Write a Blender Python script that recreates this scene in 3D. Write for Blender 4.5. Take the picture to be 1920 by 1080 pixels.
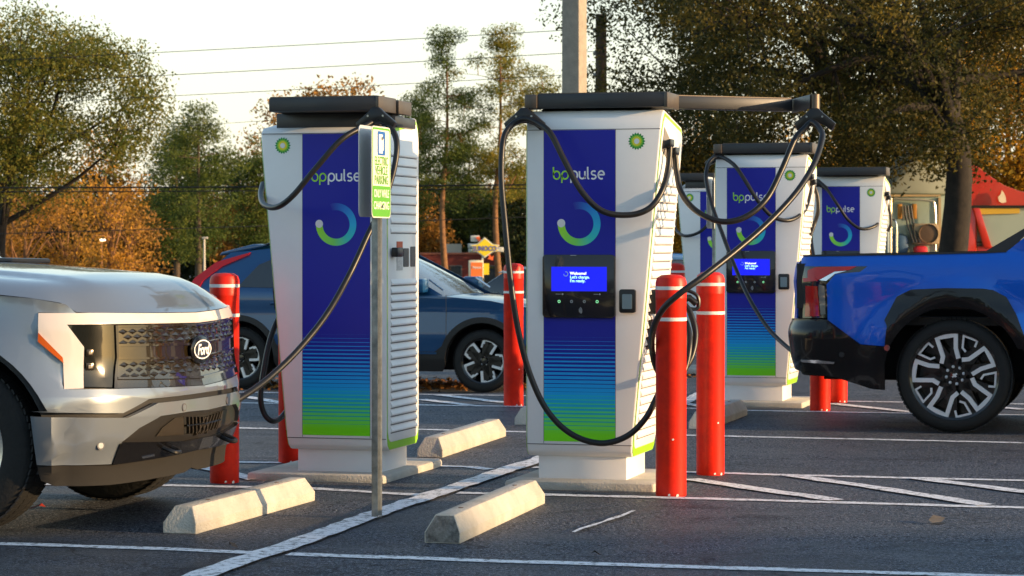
import bpy, bmesh, math, random
import numpy as np
from mathutils import Vector, Matrix
random.seed(7); RNG = np.random.default_rng(11)
SC = bpy.context.scene
for o in list(bpy.data.objects): bpy.data.objects.remove(o)
COL = SC.collection
R = math.radians
# ---------------- camera, sky, sun, exposure ----------------
CAMH, HOR, FPX = 1.38, 456.0, 4700.0
cd = bpy.data.cameras.new('camera'); cam = bpy.data.objects.new('camera', cd); COL.objects.link(cam)
cam.location = (0, 0, CAMH); cam.rotation_euler = (R(90), 0, 0)
cd.sensor_width = 36; cd.lens = FPX/1920*36; cd.shift_y = -(540-HOR)/1920
cd.clip_start = .1; cd.clip_end = 3000
cd.dof.use_dof = True; cd.dof.focus_distance = 14.0; cd.dof.aperture_fstop = 9
SC.camera = cam
SUN_EL, SUN_AZ = R(9.5), R(-15.5)         # azimuth measured from +x towards +y
w = bpy.data.worlds.new('World'); SC.world = w; w.use_nodes = True
nt = w.node_tree; bg = nt.nodes['Background']; sky = nt.nodes.new('ShaderNodeTexSky')
sky.sky_type = 'NISHITA'; sky.sun_disc = False; sky.sun_elevation = SUN_EL
sky.sun_rotation = math.pi/2 - SUN_AZ; sky.air_density = 1.0; sky.dust_density = .6; sky.ozone_density = 1.0
hs = nt.nodes.new('ShaderNodeHueSaturation'); hs.inputs['Saturation'].default_value = 1.0; nt.links.new(sky.outputs[0], hs.inputs['Color'])
tcw = nt.nodes.new('ShaderNodeTexCoord'); sxw = nt.nodes.new('ShaderNodeSeparateXYZ'); nt.links.new(tcw.outputs['Generated'], sxw.inputs[0])
mrw = nt.nodes.new('ShaderNodeMapRange'); mrw.inputs[1].default_value = 0; mrw.inputs[2].default_value = .22; mrw.inputs[3].default_value = .85; mrw.inputs[4].default_value = 0; nt.links.new(sxw.outputs[2], mrw.inputs[0])
mxw = nt.nodes.new('ShaderNodeMix'); mxw.data_type = 'RGBA'; mry = nt.nodes.new('ShaderNodeMapRange'); mry.inputs[1].default_value = -.5; mry.inputs[2].default_value = .7; mry.inputs[3].default_value = .12; mry.inputs[4].default_value = 1; nt.links.new(sxw.outputs[1], mry.inputs[0])
mmw = nt.nodes.new('ShaderNodeMath'); mmw.operation = 'MULTIPLY'; nt.links.new(mrw.outputs[0], mmw.inputs[0]); nt.links.new(mry.outputs[0], mmw.inputs[1]); nt.links.new(mmw.outputs[0], mxw.inputs['Factor']); nt.links.new(hs.outputs[0], mxw.inputs[6]); mxw.inputs[7].default_value = (3.6, 3.48, 3.12, 1)   # thin bright haze low in the evening sky
nt.links.new(mxw.outputs[2], bg.inputs[0]); bg.inputs[1].default_value = .15
sl = bpy.data.lights.new('sun', 'SUN'); so = bpy.data.objects.new('sun', sl); COL.objects.link(so)
sl.energy = 3.5; sl.angle = R(.6); sl.color = (1.0, .66, .34)
sd = Vector((math.cos(SUN_AZ)*math.cos(SUN_EL), math.sin(SUN_AZ)*math.cos(SUN_EL), math.sin(SUN_EL)))
so.rotation_euler = sd.to_track_quat('Z', 'Y').to_euler()
vs = SC.view_settings; vs.view_transform = 'Standard'; vs.look = 'None'; vs.gamma = 1; vs.use_curve_mapping = False
vs.exposure = 1.13

# ---------------- frames ----------------
TH = R(15)
U = Vector((math.cos(TH), -math.sin(TH), 0)); V = Vector((math.sin(TH), math.cos(TH), 0))
def ground(px, py, z=0.0):
    """point of the ground plane seen at a place of the photograph"""
    s = (py-HOR)/(CAMH-z); return Vector(((px-960)/s, FPX/s, z))
def at(px, py, D):
    return Vector(((px-960)/FPX*D, D, CAMH-(py-HOR)/FPX*D))
def proj(p): return 960+p.x/p.y*FPX, HOR+(CAMH-p.z)/p.y*FPX
class Frame:
    def __init__(s, O, th=TH):
        s.O = Vector(O); s.u = Vector((math.cos(th), -math.sin(th), 0)); s.v = Vector((math.sin(th), math.cos(th), 0)); s.th = th
    def w(s, p): return s.O + s.u*p[0] + s.v*p[1] + Vector((0, 0, p[2]))
    def l(s, q):
        d = Vector(q)-s.O; return Vector((d.dot(s.u), d.dot(s.v), d.z))
    def unproj(s, mapf, px, py, g=(0.0, .8)):
        a, b = g
        for _ in range(14):
            x0, y0 = proj(s.w(mapf(a, b, 0))); ex, ey = px-x0, py-y0
            if abs(ex)+abs(ey) < .05: break
            h = 1e-3
            x1, y1 = proj(s.w(mapf(a+h, b, 0))); x2, y2 = proj(s.w(mapf(a, b+h, 0)))
            J = ((x1-x0)/h, (x2-x0)/h, (y1-y0)/h, (y2-y0)/h); det = J[0]*J[3]-J[1]*J[2]
            if abs(det) < 1e-6: break
            da = (ex*J[3]-ey*J[1])/det; db = (ey*J[0]-ex*J[2])/det
            m = max(abs(da)/.25, abs(db)/.25, 1); a += da/m; b += db/m
        return a, b

# ---------------- materials ----------------
MATS = {}
def mat(name, col, rough=.5, metal=0, coat=0, var=0.0, vscale=3.0, bump=0.0, bscale=60.0, emit=None, estr=0, trans=0, alpha=1, ior=1.45, spec=.5, col2=None, rvar=0, coatr=.03):
    if name in MATS: return MATS[name]
    m = bpy.data.materials.new(name); m.use_nodes = True; MATS[name] = m
    n, l = m.node_tree.nodes, m.node_tree.links; b = n['Principled BSDF']
    c4 = (*col, 1); b.inputs['Base Color'].default_value = c4; b.inputs['Roughness'].default_value = rough
    b.inputs['Metallic'].default_value = metal; b.inputs['Coat Weight'].default_value = coat; b.inputs['Coat Roughness'].default_value = coatr
    b.inputs['IOR'].default_value = ior; b.inputs['Transmission Weight'].default_value = trans; b.inputs['Alpha'].default_value = alpha
    b.inputs['Specular IOR Level'].default_value = spec
    if emit: b.inputs['Emission Color'].default_value = (*emit, 1); b.inputs['Emission Strength'].default_value = estr
    tc = None
    if var or bump or col2 or rvar:
        tc = n.new('ShaderNodeTexCoord')
    if var or col2 or rvar:
        no = n.new('ShaderNodeTexNoise'); no.inputs['Scale'].default_value = vscale; no.inputs['Detail'].default_value = 6; no.inputs['Roughness'].default_value = .65
        l.new(tc.outputs['Object'], no.inputs['Vector'])
        if var or col2:
            mx = n.new('ShaderNodeMix'); mx.data_type = 'RGBA'
            mr = n.new('ShaderNodeMapRange'); mr.inputs[1].default_value = .32; mr.inputs[2].default_value = .68
            l.new(no.outputs['Fac'], mr.inputs[0]); l.new(mr.outputs[0], mx.inputs['Factor'])
            mx.inputs[6].default_value = c4
            mx.inputs[7].default_value = (*(col2 if col2 else [c*(1-var) for c in col]), 1)
            l.new(mx.outputs[2], b.inputs['Base Color'])
        if rvar:
            m2 = n.new('ShaderNodeMapRange'); m2.inputs[1].default_value = .3; m2.inputs[2].default_value = .7
            m2.inputs[3].default_value = max(0, rough-rvar); m2.inputs[4].default_value = rough+rvar
            l.new(no.outputs['Fac'], m2.inputs[0]); l.new(m2.outputs[0], b.inputs['Roughness'])
    if bump:
        nb = n.new('ShaderNodeTexNoise'); nb.inputs['Scale'].default_value = bscale; nb.inputs['Detail'].default_value = 3
        l.new(tc.outputs['Object'], nb.inputs['Vector'])
        bp = n.new('ShaderNodeBump'); bp.inputs['Strength'].default_value = bump; bp.inputs['Distance'].default_value = .01
        l.new(nb.outputs['Fac'], bp.inputs['Height']); l.new(bp.outputs[0], b.inputs['Normal'])
    return m
def attr_mat(name, rough=.35):
    if name in MATS: return MATS[name]
    m = bpy.data.materials.new(name); m.use_nodes = True; MATS[name] = m
    n, l = m.node_tree.nodes, m.node_tree.links; b = n['Principled BSDF']; b.inputs['Roughness'].default_value = rough
    a = n.new('ShaderNodeAttribute'); a.attribute_name = 'tint'; l.new(a.outputs['Color'], b.inputs['Base Color'])
    return m

# ---------------- mesh builder ----------------
class MB:
    def __init__(s): s.v = []; s.f = []; s.m = []; s.c = []
    def add(s, vs, fs, mi=0, col=None):
        k = len(s.v); s.v += [tuple(p) for p in vs]
        for f in fs: s.f.append([i+k for i in f]); s.m.append(mi); s.c.append(col)
        return s
    def box(s, x0, x1, y0, y1, z0, z1, mi=0):
        vs = [(x, y, z) for z in (z0, z1) for y in (y0, y1) for x in (x0, x1)]
        return s.add(vs, [(0, 2, 3, 1), (4, 5, 7, 6), (0, 1, 5, 4), (2, 6, 7, 3), (0, 4, 6, 2), (1, 3, 7, 5)], mi)
    def obox(s, c, ax, ay, az, mi=0):
        c, ax, ay, az = map(Vector, (c, ax, ay, az))
        vs = [c+ax*i+ay*j+az*k for k in (-1, 1) for j in (-1, 1) for i in (-1, 1)]
        return s.add(vs, [(0, 2, 3, 1), (4, 5, 7, 6), (0, 1, 5, 4), (2, 6, 7, 3), (0, 4, 6, 2), (1, 3, 7, 5)], mi)
    def prism(s, poly, fn, d0, d1, mi=0):
        """poly of (a,b); fn(a,b,d)->point"""
        n = len(poly); vs = [fn(a, b, d0) for a, b in poly]+[fn(a, b, d1) for a, b in poly]
        fs = [tuple(range(n))[::-1], tuple(range(n, 2*n))]+[(i, (i+1) % n, (i+1) % n+n, i+n) for i in range(n)]
        return s.add(vs, fs, mi)
    def tube(s, pts, r, n=10, mi=0, cap=True, ell=None):
        pts = [Vector(p) for p in pts]; rs = r if hasattr(r, '__len__') else [r]*len(pts)
        vs = []; up = None; N = len(pts)
        for i, p in enumerate(pts):
            t = (pts[min(i+1, N-1)]-pts[max(i-1, 0)]).normalized()
            if up is None: up = t.orthogonal().normalized()
            up = (up-t*up.dot(t)).normalized(); sd_ = t.cross(up)
            for k in range(n):
                a = 2*math.pi*k/n; vs.append(p+(up*math.cos(a)+sd_*math.sin(a))*rs[i])
        fs = [(i*n+k, i*n+(k+1) % n, (i+1)*n+(k+1) % n, (i+1)*n+k) for i in range(N-1) for k in range(n)]
        if cap: fs += [tuple(range(n))[::-1], tuple(range((N-1)*n, N*n))]
        return s.add(vs, fs, mi)
    def lathe(s, prof, n=32, axis='z', c=(0, 0, 0), mi=0, closed=False):
        vs = []
        for r, h in prof:
            for k in range(n):
                a = 2*math.pi*k/n; x, y = r*math.cos(a), r*math.sin(a)
                p = {'z': (x, y, h), 'y': (x, h, y), 'x': (h, x, y)}[axis]
                vs.append((p[0]+c[0], p[1]+c[1], p[2]+c[2]))
        P = len(prof); rng = P if closed else P-1
        fs = [(i*n+k, i*n+(k+1) % n, ((i+1) % P)*n+(k+1) % n, ((i+1) % P)*n+k) for i in range(rng) for k in range(n)]
        return s.add(vs, fs, mi)
    def grid(s, fn, na, nb, mi=0):
        vs = [fn(i/na, j/nb) for j in range(nb+1) for i in range(na+1)]
        fs = [(j*(na+1)+i, j*(na+1)+i+1, (j+1)*(na+1)+i+1, (j+1)*(na+1)+i) for j in range(nb) for i in range(na)]
        return s.add(vs, fs, mi)
    def panel(s, poly, mapf, thick=.01, step=(.08, .08), base=0.0, mi=0, back=False):
        bm = bmesh.new(); vv = [bm.verts.new((a, b, 0)) for a, b in poly]
        f = bm.faces.new(vv); bm.normal_update()
        if f.normal.z < 0: f.normal_flip()
        bmesh.ops.triangulate(bm, faces=[f], ngon_method='EAR_CLIP')
        for ax in (0, 1):
            lo = min(p[ax] for p in poly); hi = max(p[ax] for p in poly); st = step[ax]
            if not st: continue
            k = math.ceil(lo/st+1e-6)
            while k*st < hi-1e-6:
                co = [0, 0, 0]; no = [0, 0, 0]; co[ax] = k*st; no[ax] = 1
                bmesh.ops.bisect_plane(bm, geom=bm.verts[:]+bm.edges[:]+bm.faces[:], plane_co=co, plane_no=no, dist=1e-5); k += 1
        bmesh.ops.remove_doubles(bm, verts=bm.verts, dist=1e-5)
        bm.verts.index_update()
        P = [(v.co.x, v.co.y) for v in bm.verts]; n = len(P)
        vs = [mapf(a, b, base+thick) for a, b in P]+[mapf(a, b, base) for a, b in P]
        fs = [tuple(v.index for v in q.verts) for q in bm.faces]
        if back: fs += [tuple(v.index+n for v in q.verts)[::-1] for q in bm.faces]
        for e in bm.edges:
            if len(e.link_faces) == 1:
                lp = e.link_loops[0]; a = lp.vert.index; b = lp.link_loop_next.vert.index
                fs.append((b, a, a+n, b+n))
        bm.free(); return s.add(vs, fs, mi)
    def mirror(s, ax=1):
        k = len(s.v); nf = len(s.f)
        s.v += [tuple(-c if i == ax else c for i, c in enumerate(p)) for p in s.v[:k]]
        for i in range(nf): s.f.append([j+k for j in s.f[i]][::-1]); s.m.append(s.m[i]); s.c.append(s.c[i])
        return s
    def xf(s, fn): s.v = [tuple(fn(Vector(p))) for p in s.v]; return s
    def build(s, name, mats, parent=None, smooth=35, bevel=0, loc=None, rotz=None, segs=2, fix=True, merge=False):
        me = bpy.data.meshes.new(name); me.from_pydata(s.v, [], s.f)
        if not isinstance(mats, (list, tuple)): mats = [mats]
        for m in mats: me.materials.append(m)
        me.polygons.foreach_set('material_index', s.m)
        if any(c is not None for c in s.c):
            ca = me.color_attributes.new('tint', 'FLOAT_COLOR', 'CORNER')
            for p in me.polygons:
                c = s.c[p.index] or (1, 1, 1)
                for li in p.loop_indices: ca.data[li].color = (*c, 1)
        if bevel or fix or merge:
            bm = bmesh.new(); bm.from_mesh(me)
            if merge or bevel: bmesh.ops.remove_doubles(bm, verts=bm.verts, dist=1e-5)
            if fix: bmesh.ops.recalc_face_normals(bm, faces=bm.faces)
            if bevel:
                es = [e for e in bm.edges if len(e.link_faces) == 2 and e.calc_face_angle(0) > R(35)]
                bmesh.ops.bevel(bm, geom=es, offset=bevel, segments=segs, affect='EDGES', profile=.5, clamp_overlap=True)
            bm.to_mesh(me); bm.free()
        if smooth:
            me.polygons.foreach_set('use_smooth', [True]*len(me.polygons)); me.set_sharp_from_angle(angle=R(smooth))
        me.update()
        o = bpy.data.objects.new(name, me); COL.objects.link(o)
        if parent: o.parent = parent
        if loc is not None: o.location = loc
        if rotz is not None: o.rotation_euler = (0, 0, rotz)
        return o
    def pair(s, name, mats, parent=None, **k):
        """the part and its mirror twin on the other side, two objects"""
        o = s.build(name, mats, parent, **k)
        t = MB(); t.v = [(p[0], -p[1], p[2]) for p in s.v]; t.f = [list(f)[::-1] for f in s.f]; t.m = s.m; t.c = s.c
        TWIN[o.name] = t.build(name, mats, TWIN.get(parent.name, parent), **k); return o
TWIN = {}
def tag(o, label=None, cat=None, group=None, kind=None):
    if label: o['label'] = label
    if cat: o['category'] = cat
    if group: o['group'] = group
    if kind: o['kind'] = kind
    return o
def thing(name, loc, rotz, label, cat, group=None):
    o = bpy.data.objects.new(name, None); COL.objects.link(o); o.location = loc; o.rotation_euler = (0, 0, rotz); o.empty_display_size = .2
    return tag(o, label, cat, group)
def copy_tree(o, parent=None):
    c = o.copy(); COL.objects.link(c)
    if parent: c.parent = parent
    for ch in list(o.children): copy_tree(ch, c)
    return c
def text_mesh(txt, size, depth=.0012, align='LEFT', bold=0.0, sx=1.0, space=1.0):
    cu = bpy.data.curves.new('lettering', 'FONT'); cu.body = txt; cu.size = size; cu.extrude = depth/2; cu.align_x = align; cu.offset = bold; cu.resolution_u = 3; cu.space_character = space
    ob = bpy.data.objects.new('lettering', cu); COL.objects.link(ob)
    dg = bpy.context.evaluated_depsgraph_get(); dg.update()
    me = bpy.data.meshes.new_from_object(ob.evaluated_get(dg)); me2 = MB()
    me2.add([(v.co.x*sx, v.co.y, v.co.z) for v in me.vertices], [tuple(p.vertices) for p in me.polygons])
    bpy.data.objects.remove(ob); bpy.data.curves.remove(cu); bpy.data.meshes.remove(me)
    return me2
def place_text(mb, o, ex, ey, ez):
    o, ex, ey, ez = map(Vector, (o, ex, ey, ez)); return mb.xf(lambda p: o+ex*p.x+ey*p.y+ez*p.z)
def spline(pts, n=8):
    P = [Vector(p) for p in pts]; P = [P[0]*2-P[1]]+P+[P[-1]*2-P[-2]]; out = []
    for i in range(1, len(P)-2):
        p0, p1, p2, p3 = P[i-1], P[i], P[i+1], P[i+2]
        for k in range(n):
            t = k/n; out.append(.5*((2*p1)+(p2-p0)*t+(2*p0-5*p1+4*p2-p3)*t*t+(3*p1-p0-3*p2+p3)*t**3))
    out.append(P[-2]); return out
def sstep(a, b, x):
    t = min(1, max(0, (x-a)/(b-a))); return t*t*(3-2*t)
def interp(x, xs, ys): return float(np.interp(x, xs, ys))
# ================= GROUND =================
def ab(x, y): return x*U.x+y*U.y, x*V.x+y*V.y
def gz(x, y):
    a, b = ab(x, y)
    k = min(1, max(0, (-3.6-a)/3.6))*sstep(21.6, 25.2, b)
    return -.2*k-1.8*sstep(30, 90, y)
def asphalt():
    m = bpy.data.materials.new('asphalt'); m.use_nodes = True; n, l = m.node_tree.nodes, m.node_tree.links; b = n['Principled BSDF']
    geo = n.new('ShaderNodeNewGeometry')
    def noise(sc, det=5, ro=.6, dist=0, vec=None):
        t = n.new('ShaderNodeTexNoise'); t.inputs['Scale'].default_value = sc; t.inputs['Detail'].default_value = det; t.inputs['Roughness'].default_value = ro; t.inputs['Distortion'].default_value = dist
        l.new(vec or geo.outputs['Position'], t.inputs['Vector']); return t.outputs['Fac']
    def rng(s, a, b_, c=0, d=1):
        r = n.new('ShaderNodeMapRange'); r.inputs[1].default_value = a; r.inputs[2].default_value = b_; r.inputs[3].default_value = c; r.inputs[4].default_value = d; l.new(s, r.inputs[0]); return r.outputs[0]
    def mix(f, a, c, mode='MIX'):
        x = n.new('ShaderNodeMix'); x.data_type = 'RGBA'; x.blend_type = mode
        if isinstance(f, float): x.inputs['Factor'].default_value = f
        else: l.new(f, x.inputs['Factor'])
        for i, q in ((6, a), (7, c)):
            if isinstance(q, tuple): x.inputs[i].default_value = (*q, 1)
            else: l.new(q, x.inputs[i])
        return x.outputs[2]
    mp = n.new('ShaderNodeMapping'); mp.inputs['Rotation'].default_value = (0, 0, TH); mp.inputs['Scale'].default_value = (.75, 1.7, 1); l.new(geo.outputs['Position'], mp.inputs['Vector'])
    grain = noise(32, 3, .9); grit = noise(60, 2, .9); big = noise(.55, 6, .6, .8); mid = noise(3.2, 6, .7); streak = noise(1.3, 6, .65, .3, mp.outputs[0])
    c = mix(rng(grain, .43, .57), (.004, .005, .008), (.095, .112, .145))
    c = mix(rng(grit, .57, .63, 0, .9), c, (.42, .43, .45))
    c = mix(rng(big, .50, .64, 0, .6), c, (.075, .074, .074))
    c = mix(rng(mid, .5, .68, 0, .65), c, (.012, .013, .017))
    c = mix(rng(streak, .50, .68, 0, .40), c, (.12, .125, .135))
    c = mix(rng(noise(.9, 8, .7, 1.5), .57, .66, 0, .6), c, (.010, .010, .013))
    vo = n.new('ShaderNodeTexVoronoi'); vo.feature = 'DISTANCE_TO_EDGE'; vo.inputs['Scale'].default_value = .42
    wn = n.new('ShaderNodeTexNoise'); wn.inputs['Scale'].default_value = 1.6; wn.inputs['Detail'].default_value = 7; l.new(geo.outputs['Position'], wn.inputs['Vector'])
    vm = n.new('ShaderNodeVectorMath'); vm.operation = 'MULTIPLY_ADD'; vm.inputs[1].default_value = (1.6, 1.6, 0); l.new(wn.outputs['Color'], vm.inputs[0]); l.new(geo.outputs['Position'], vm.inputs[2]); l.new(vm.outputs[0], vo.inputs['Vector'])
    c = mix(rng(vo.outputs['Distance'], .0, .006, .8, 0), c, (.003, .003, .004))
    l.new(c, b.inputs['Base Color'])
    l.new(rng(streak, .3, .7, .62, .52), b.inputs['Roughness']); l.new(rng(mid, .40, .68, .08, .45), b.inputs['Specular IOR Level'])
    bp = n.new('ShaderNodeBump'); bp.inputs['Strength'].default_value = .9; bp.inputs['Distance'].default_value = .018
    l.new(grain, bp.inputs['Height']); l.new(bp.outputs[0], b.inputs['Normal']); return m
ASPH = asphalt()
def build_ground():
    xs = [-1500, -400, -120, -40]+[x*.5 for x in range(-28, 29)]+[40, 120, 400, 1500]
    ys = [-200, -40, -10, 0, 4, 8]+[10+.25*i for i in range(96)]+[36, 40, 45, 50, 55, 60, 68, 76, 84, 92, 100, 110, 120, 130, 200, 500, 1600]
    mb = MB(); nx = len(xs)
    mb.add([(x, y, gz(x, y)) for y in ys for x in xs], [(j*nx+i, j*nx+i+1, (j+1)*nx+i+1, (j+1)*nx+i) for j in range(len(ys)-1) for i in range(nx-1)])
    o = mb.build('ground', ASPH, smooth=60, fix=False); tag(o, kind='structure')
build_ground()
PAINT = mat('road_paint', (.78, .79, .80), .6, var=.25, vscale=9, col2=(.52, .52, .52), bump=.4, bscale=180)
def worn_paint():
    m = mat('road_paint_worn', (.8, .8, .81), .6); n, l = m.node_tree.nodes, m.node_tree.links; b = n['Principled BSDF']
    g = n.new('ShaderNodeNewGeometry'); t = n.new('ShaderNodeTexNoise'); t.inputs['Scale'].default_value = 24; t.inputs['Detail'].default_value = 8; t.inputs['Roughness'].default_value = .75
    l.new(g.outputs['Position'], t.inputs['Vector']); r = n.new('ShaderNodeMapRange'); r.inputs[1].default_value = .50; r.inputs[2].default_value = .62; l.new(t.outputs['Fac'], r.inputs[0])
    x = n.new('ShaderNodeMix'); x.data_type = 'RGBA'; x.inputs[6].default_value = (.84, .85, .87, 1); x.inputs[7].default_value = (.09, .09, .095, 1)
    l.new(r.outputs[0], x.inputs['Factor']); l.new(x.outputs[2], b.inputs['Base Color']); return m
PAINT = worn_paint()
def line_strip(mb, pts, wd, wob=.011, zoff=.004):
    P = [Vector((p[0], p[1])) for p in pts]; rows = []
    for a, b in zip(P, P[1:]):
        L = (b-a).length; n = max(1, int(L/.12)); d = (b-a).normalized(); nn = Vector((-d.y, d.x))
        for i in range(n+(b is P[-1])):
            p = a+(b-a)*i/n; rows.append((p+nn*(wd/2+random.uniform(-wob, wob)), p-nn*(wd/2+random.uniform(-wob, wob))))
    vs = []
    for q in rows:
        for p in q: vs.append((p.x, p.y, gz(p.x, p.y)+zoff))
    mb.add(vs, [(2*i, 2*i+1, 2*i+3, 2*i+2) for i in range(len(rows)-1)])
def gline(mb, pix, wd, zoff=.004):
    out = []
    for x, y in pix:
        z = 0
        for _ in range(6): p = ground(x, y, z); z = gz(p.x, p.y)
        out.append((p.x, p.y))
    line_strip(mb, out, wd, zoff=zoff)
def build_lines():
    mb = MB()
    for pix, wd in [([(-400, 1004), (0, 1021), (250, 1028), (484, 1038)], .10), ([(540, 1040), (960, 1054), (1730, 1077), (2300, 1095)], .10),
            ([(-700, 897), (80, 909), (320, 911), (590, 917), (802, 930)], .10), ([(858, 925), (1000, 928), (1290, 935), (1920, 953), (2500, 969)], .10),
            ([(-300, 860), (442, 867), (530, 868)], .10), ([(800, 874), (880, 876), (918, 881)], .10), ([(1000, 877), (1290, 886), (1460, 891), (1920, 902), (2500, 915)], .10),
            ([(-500, 790), (445, 803), (527, 805), (790, 806), (960, 810), (1290, 817), (1920, 831), (2400, 842)], .10),
            ([(-200, 748), (445, 756), (527, 757), (790, 760), (985, 763), (1290, 766), (1385, 770), (1560, 773), (1920, 779), (2400, 788)], .10),
            ([(-200, 729), (445, 736), (527, 737), (790, 740), (945, 742), (1290, 748), (1593, 753), (1904, 758), (2400, 766)], .10)]:
        gline(mb, pix, wd)
    tag(mb.build('road_line_across', PAINT, smooth=0, fix=False), kind='structure')
    mb = MB()
    for pix, wd in [([(345, 868), (480, 901)], .13), ([(1292, 900), (1400, 916), (1570, 940)], .12), ([(1478, 893), (1650, 917), (1850, 949)], .12), ([(1715, 898), (1920, 924), (2100, 948)], .12), ([(150, 864), (300, 904)], .12),
            ([(450, 743), (530, 757)], .12), ([(790, 750), (880, 761)], .12), ([(825, 742), (945, 756)], .12), ([(1560, 758), (1720, 775)], .12), ([(1780, 757), (1920, 769)], .12), ([(600, 738), (700, 756)], .12),
            ([(1200, 745), (1330, 765)], .12)]:
        gline(mb, pix, wd, .008)
    tag(mb.build('road_line_hatching', PAINT, smooth=0, fix=False), kind='structure')
    mb = MB()
    gline(mb, [(300, 1110), (385, 1079), (560, 1020), (700, 968), (800, 934), (850, 918), (960, 880), (1004, 867), (1150, 810), (1298, 749), (1345, 727)], .135, .012)
    gline(mb, [(1075, 1002), (1130, 982), (1192, 961)], .022, .012)
    tag(mb.build('road_line_along', PAINT, smooth=0, fix=False), kind='structure')
build_lines()
# kerbed strip behind the last row and leaf litter by the blue crossover
def leaves_at(name, cx, cy, rx, ry, n, label, cols, size=.05):
    P = np.zeros((n*4, 3)); f = []
    for i in range(n):
        x = cx+random.gauss(0, rx); y = cy+random.gauss(0, ry); z = gz(x, y)+.005
        a = random.uniform(0, 6.3); s = size*random.uniform(.5, 1.2); t = random.uniform(-.4, .8)
        dx, dy = math.cos(a)*s, math.sin(a)*s
        P[i*4:(i+1)*4] = [(x, y, z), (x+dx, y+dy, z+abs(t)*s*.5), (x+dx-dy*.6, y+dy+dx*.6, z+abs(t)*s+.004), (x-dy*.6, y+dx*.6, z+.012)]
        f.append((4*i, 4*i+1, 4*i+2, 4*i+3))
    mb = MB(); mb.add([tuple(p) for p in P], f)
    o = mb.build(name, mat('dry_leaf', cols[0], .8, col2=cols[1], vscale=2.5), smooth=0, fix=False); tag(o, label, 'leaves', kind='stuff')
# wheel stops
CONC = mat('concrete', (.56, .53, .47), .85, col2=(.40, .38, .33), vscale=5, bump=.7, bscale=90)
CONCD = mat('concrete_stained', (.26, .25, .23), .9, col2=(.07, .065, .06), vscale=26, bump=.6, bscale=70)
def wheel_stop(p0, p1, label, wd=.170, h=.128, grey=False):
    """p0 near end, p1 far end: ground points of the centre line"""
    p0 = Vector((p0[0], p0[1], 0)); p1 = Vector((p1[0], p1[1], 0)); d = (p1-p0); L = min(1.83, max(1.6, d.length)); an = math.atan2(d.y, d.x)
    t = thing('wheel_stop', p0, an, label, 'wheel stop', 'concrete wheel stops')
    sec = [(-wd/2, 0), (-wd/2, .05), (-wd*.27, h), (wd*.27, h), (wd/2, .05), (wd/2, 0)]
    mb = MB(); xs = [0, .006, .2, .45, .7, .95, 1.2, 1.4, L-.006, L]
    for x in xs:
        k = .985 if x in (0, L) else 1
        mb.v += [(x+(.10 if False else 0)+(.0 if z < .06 else (.05 if x < .1 else (-.05 if x > L-.1 else 0))), y*k, z*k if z else .0) for y, z in sec]
    n = 6
    for i in range(len(xs)-1):
        for k in range(n): mb.f.append([i*n+k, i*n+(k+1) % n, (i+1)*n+(k+1) % n, (i+1)*n+k]); mb.m.append(0); mb.c.append(None)
    mb.f.append(list(range(n))[::-1]); mb.m.append(0 if not grey else 1); mb.c.append(None)
    mb.f.append([(len(xs)-1)*n+k for k in range(n)]); mb.m.append(0); mb.c.append(None)
    mb.build('block', [CONC, CONCD], t, smooth=25, bevel=.006)
    for x in (.35, L-.35):
        pin = MB(); pin.lathe([(.0, h+.002), (.012, h+.002), (.012, h-.01)], 10, 'z', (x, 0, 0))
        pin.build('anchor_pin', mat('rusty_steel', (.16, .08, .04), .8, metal=.4, var=.4), t)
    return t
wheel_stop(ground(336, 1001), ground(563, 938), 'concrete wheel stop in front of the silver pickup, half sunlit')
wheel_stop(ground(829, 1019), ground(994, 943), 'concrete wheel stop in the foreground with a dark stained near end', grey=True)
wheel_stop(ground(806, 858), ground(930, 817), 'short-looking concrete wheel stop lying between the two front chargers')
wheel_stop(ground(985, 797), ground(1075, 770), 'concrete wheel stop mostly hidden behind the nearest charger with a screen')
wheel_stop(ground(1312, 805), ground(1372, 782), 'grey concrete wheel stop behind the two nearest red bollards')
# bollards
RED = mat('bollard_red', (.80, .022, .004), .42, coat=0, spec=.35, col2=(.56, .014, .005), vscale=9, bump=.06, bscale=25, rvar=.06)
WHT = mat('reflective_tape', (.8, .8, .78), .4, var=.15, vscale=10)
def bollard(proto, px, py, label, h=1.21, z=0):
    p = ground(px, py, z)
    p = Vector((p.x, p.y+.08, gz(p.x, p.y)))
    if proto is None:
        t = thing('bollard', p, 0, label, 'bollard', 'red steel bollards round the chargers')
        r = .084
        mb = MB(); mb.lathe([(r*.98, 0), (r, .01), (r, h-.13), (r+.001, h-.128)], 40)
        mb.build('sleeve', RED, t)
        mb = MB(); mb.lathe([(r+.001, h-.13), (r+.0015, h-.045), (r-.006, h-.02), (r-.03, h-.004), (0, h)], 40); mb.build('cap', RED, t)
        for zz in (h-.085, h-.255):
            mb = MB(); mb.lathe([(r+.0005, zz), (r+.0028, zz+.001), (r+.0028, zz+.019), (r+.0005, zz+.02)], 40); mb.build('reflective_band', WHT, t)
        for an, zz, s_ in ((-1.75, .008, .008), (-1.2, .004, .010), (-1.5, .31, .007)):
            c_ = Vector((math.cos(an), math.sin(an), 0)); e_ = Vector((-c_.y, c_.x, 0)); q = c_*(r+.0012)+Vector((0, 0, zz)); mb = MB()
            mb.add([q+e_*s_*x+Vector((0, 0, s_*z)) for x, z in ((-1, 0), (-.2, -.4), (.8, .1), (.6, 1.0), (.1, 1.3), (-.6, .9))], [(0, 1, 2, 3, 4, 5)]); mb.build('paint_chip', WHT, t, smooth=0)
        return t
    t = copy_tree(proto); t.location = p; t.rotation_euler.z = random.uniform(0, .6); t['label'] = label; return t
b0 = bollard(None, 1260, 932, 'nearest red bollard, beside the right charger, its top crossed by a black cable')
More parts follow.
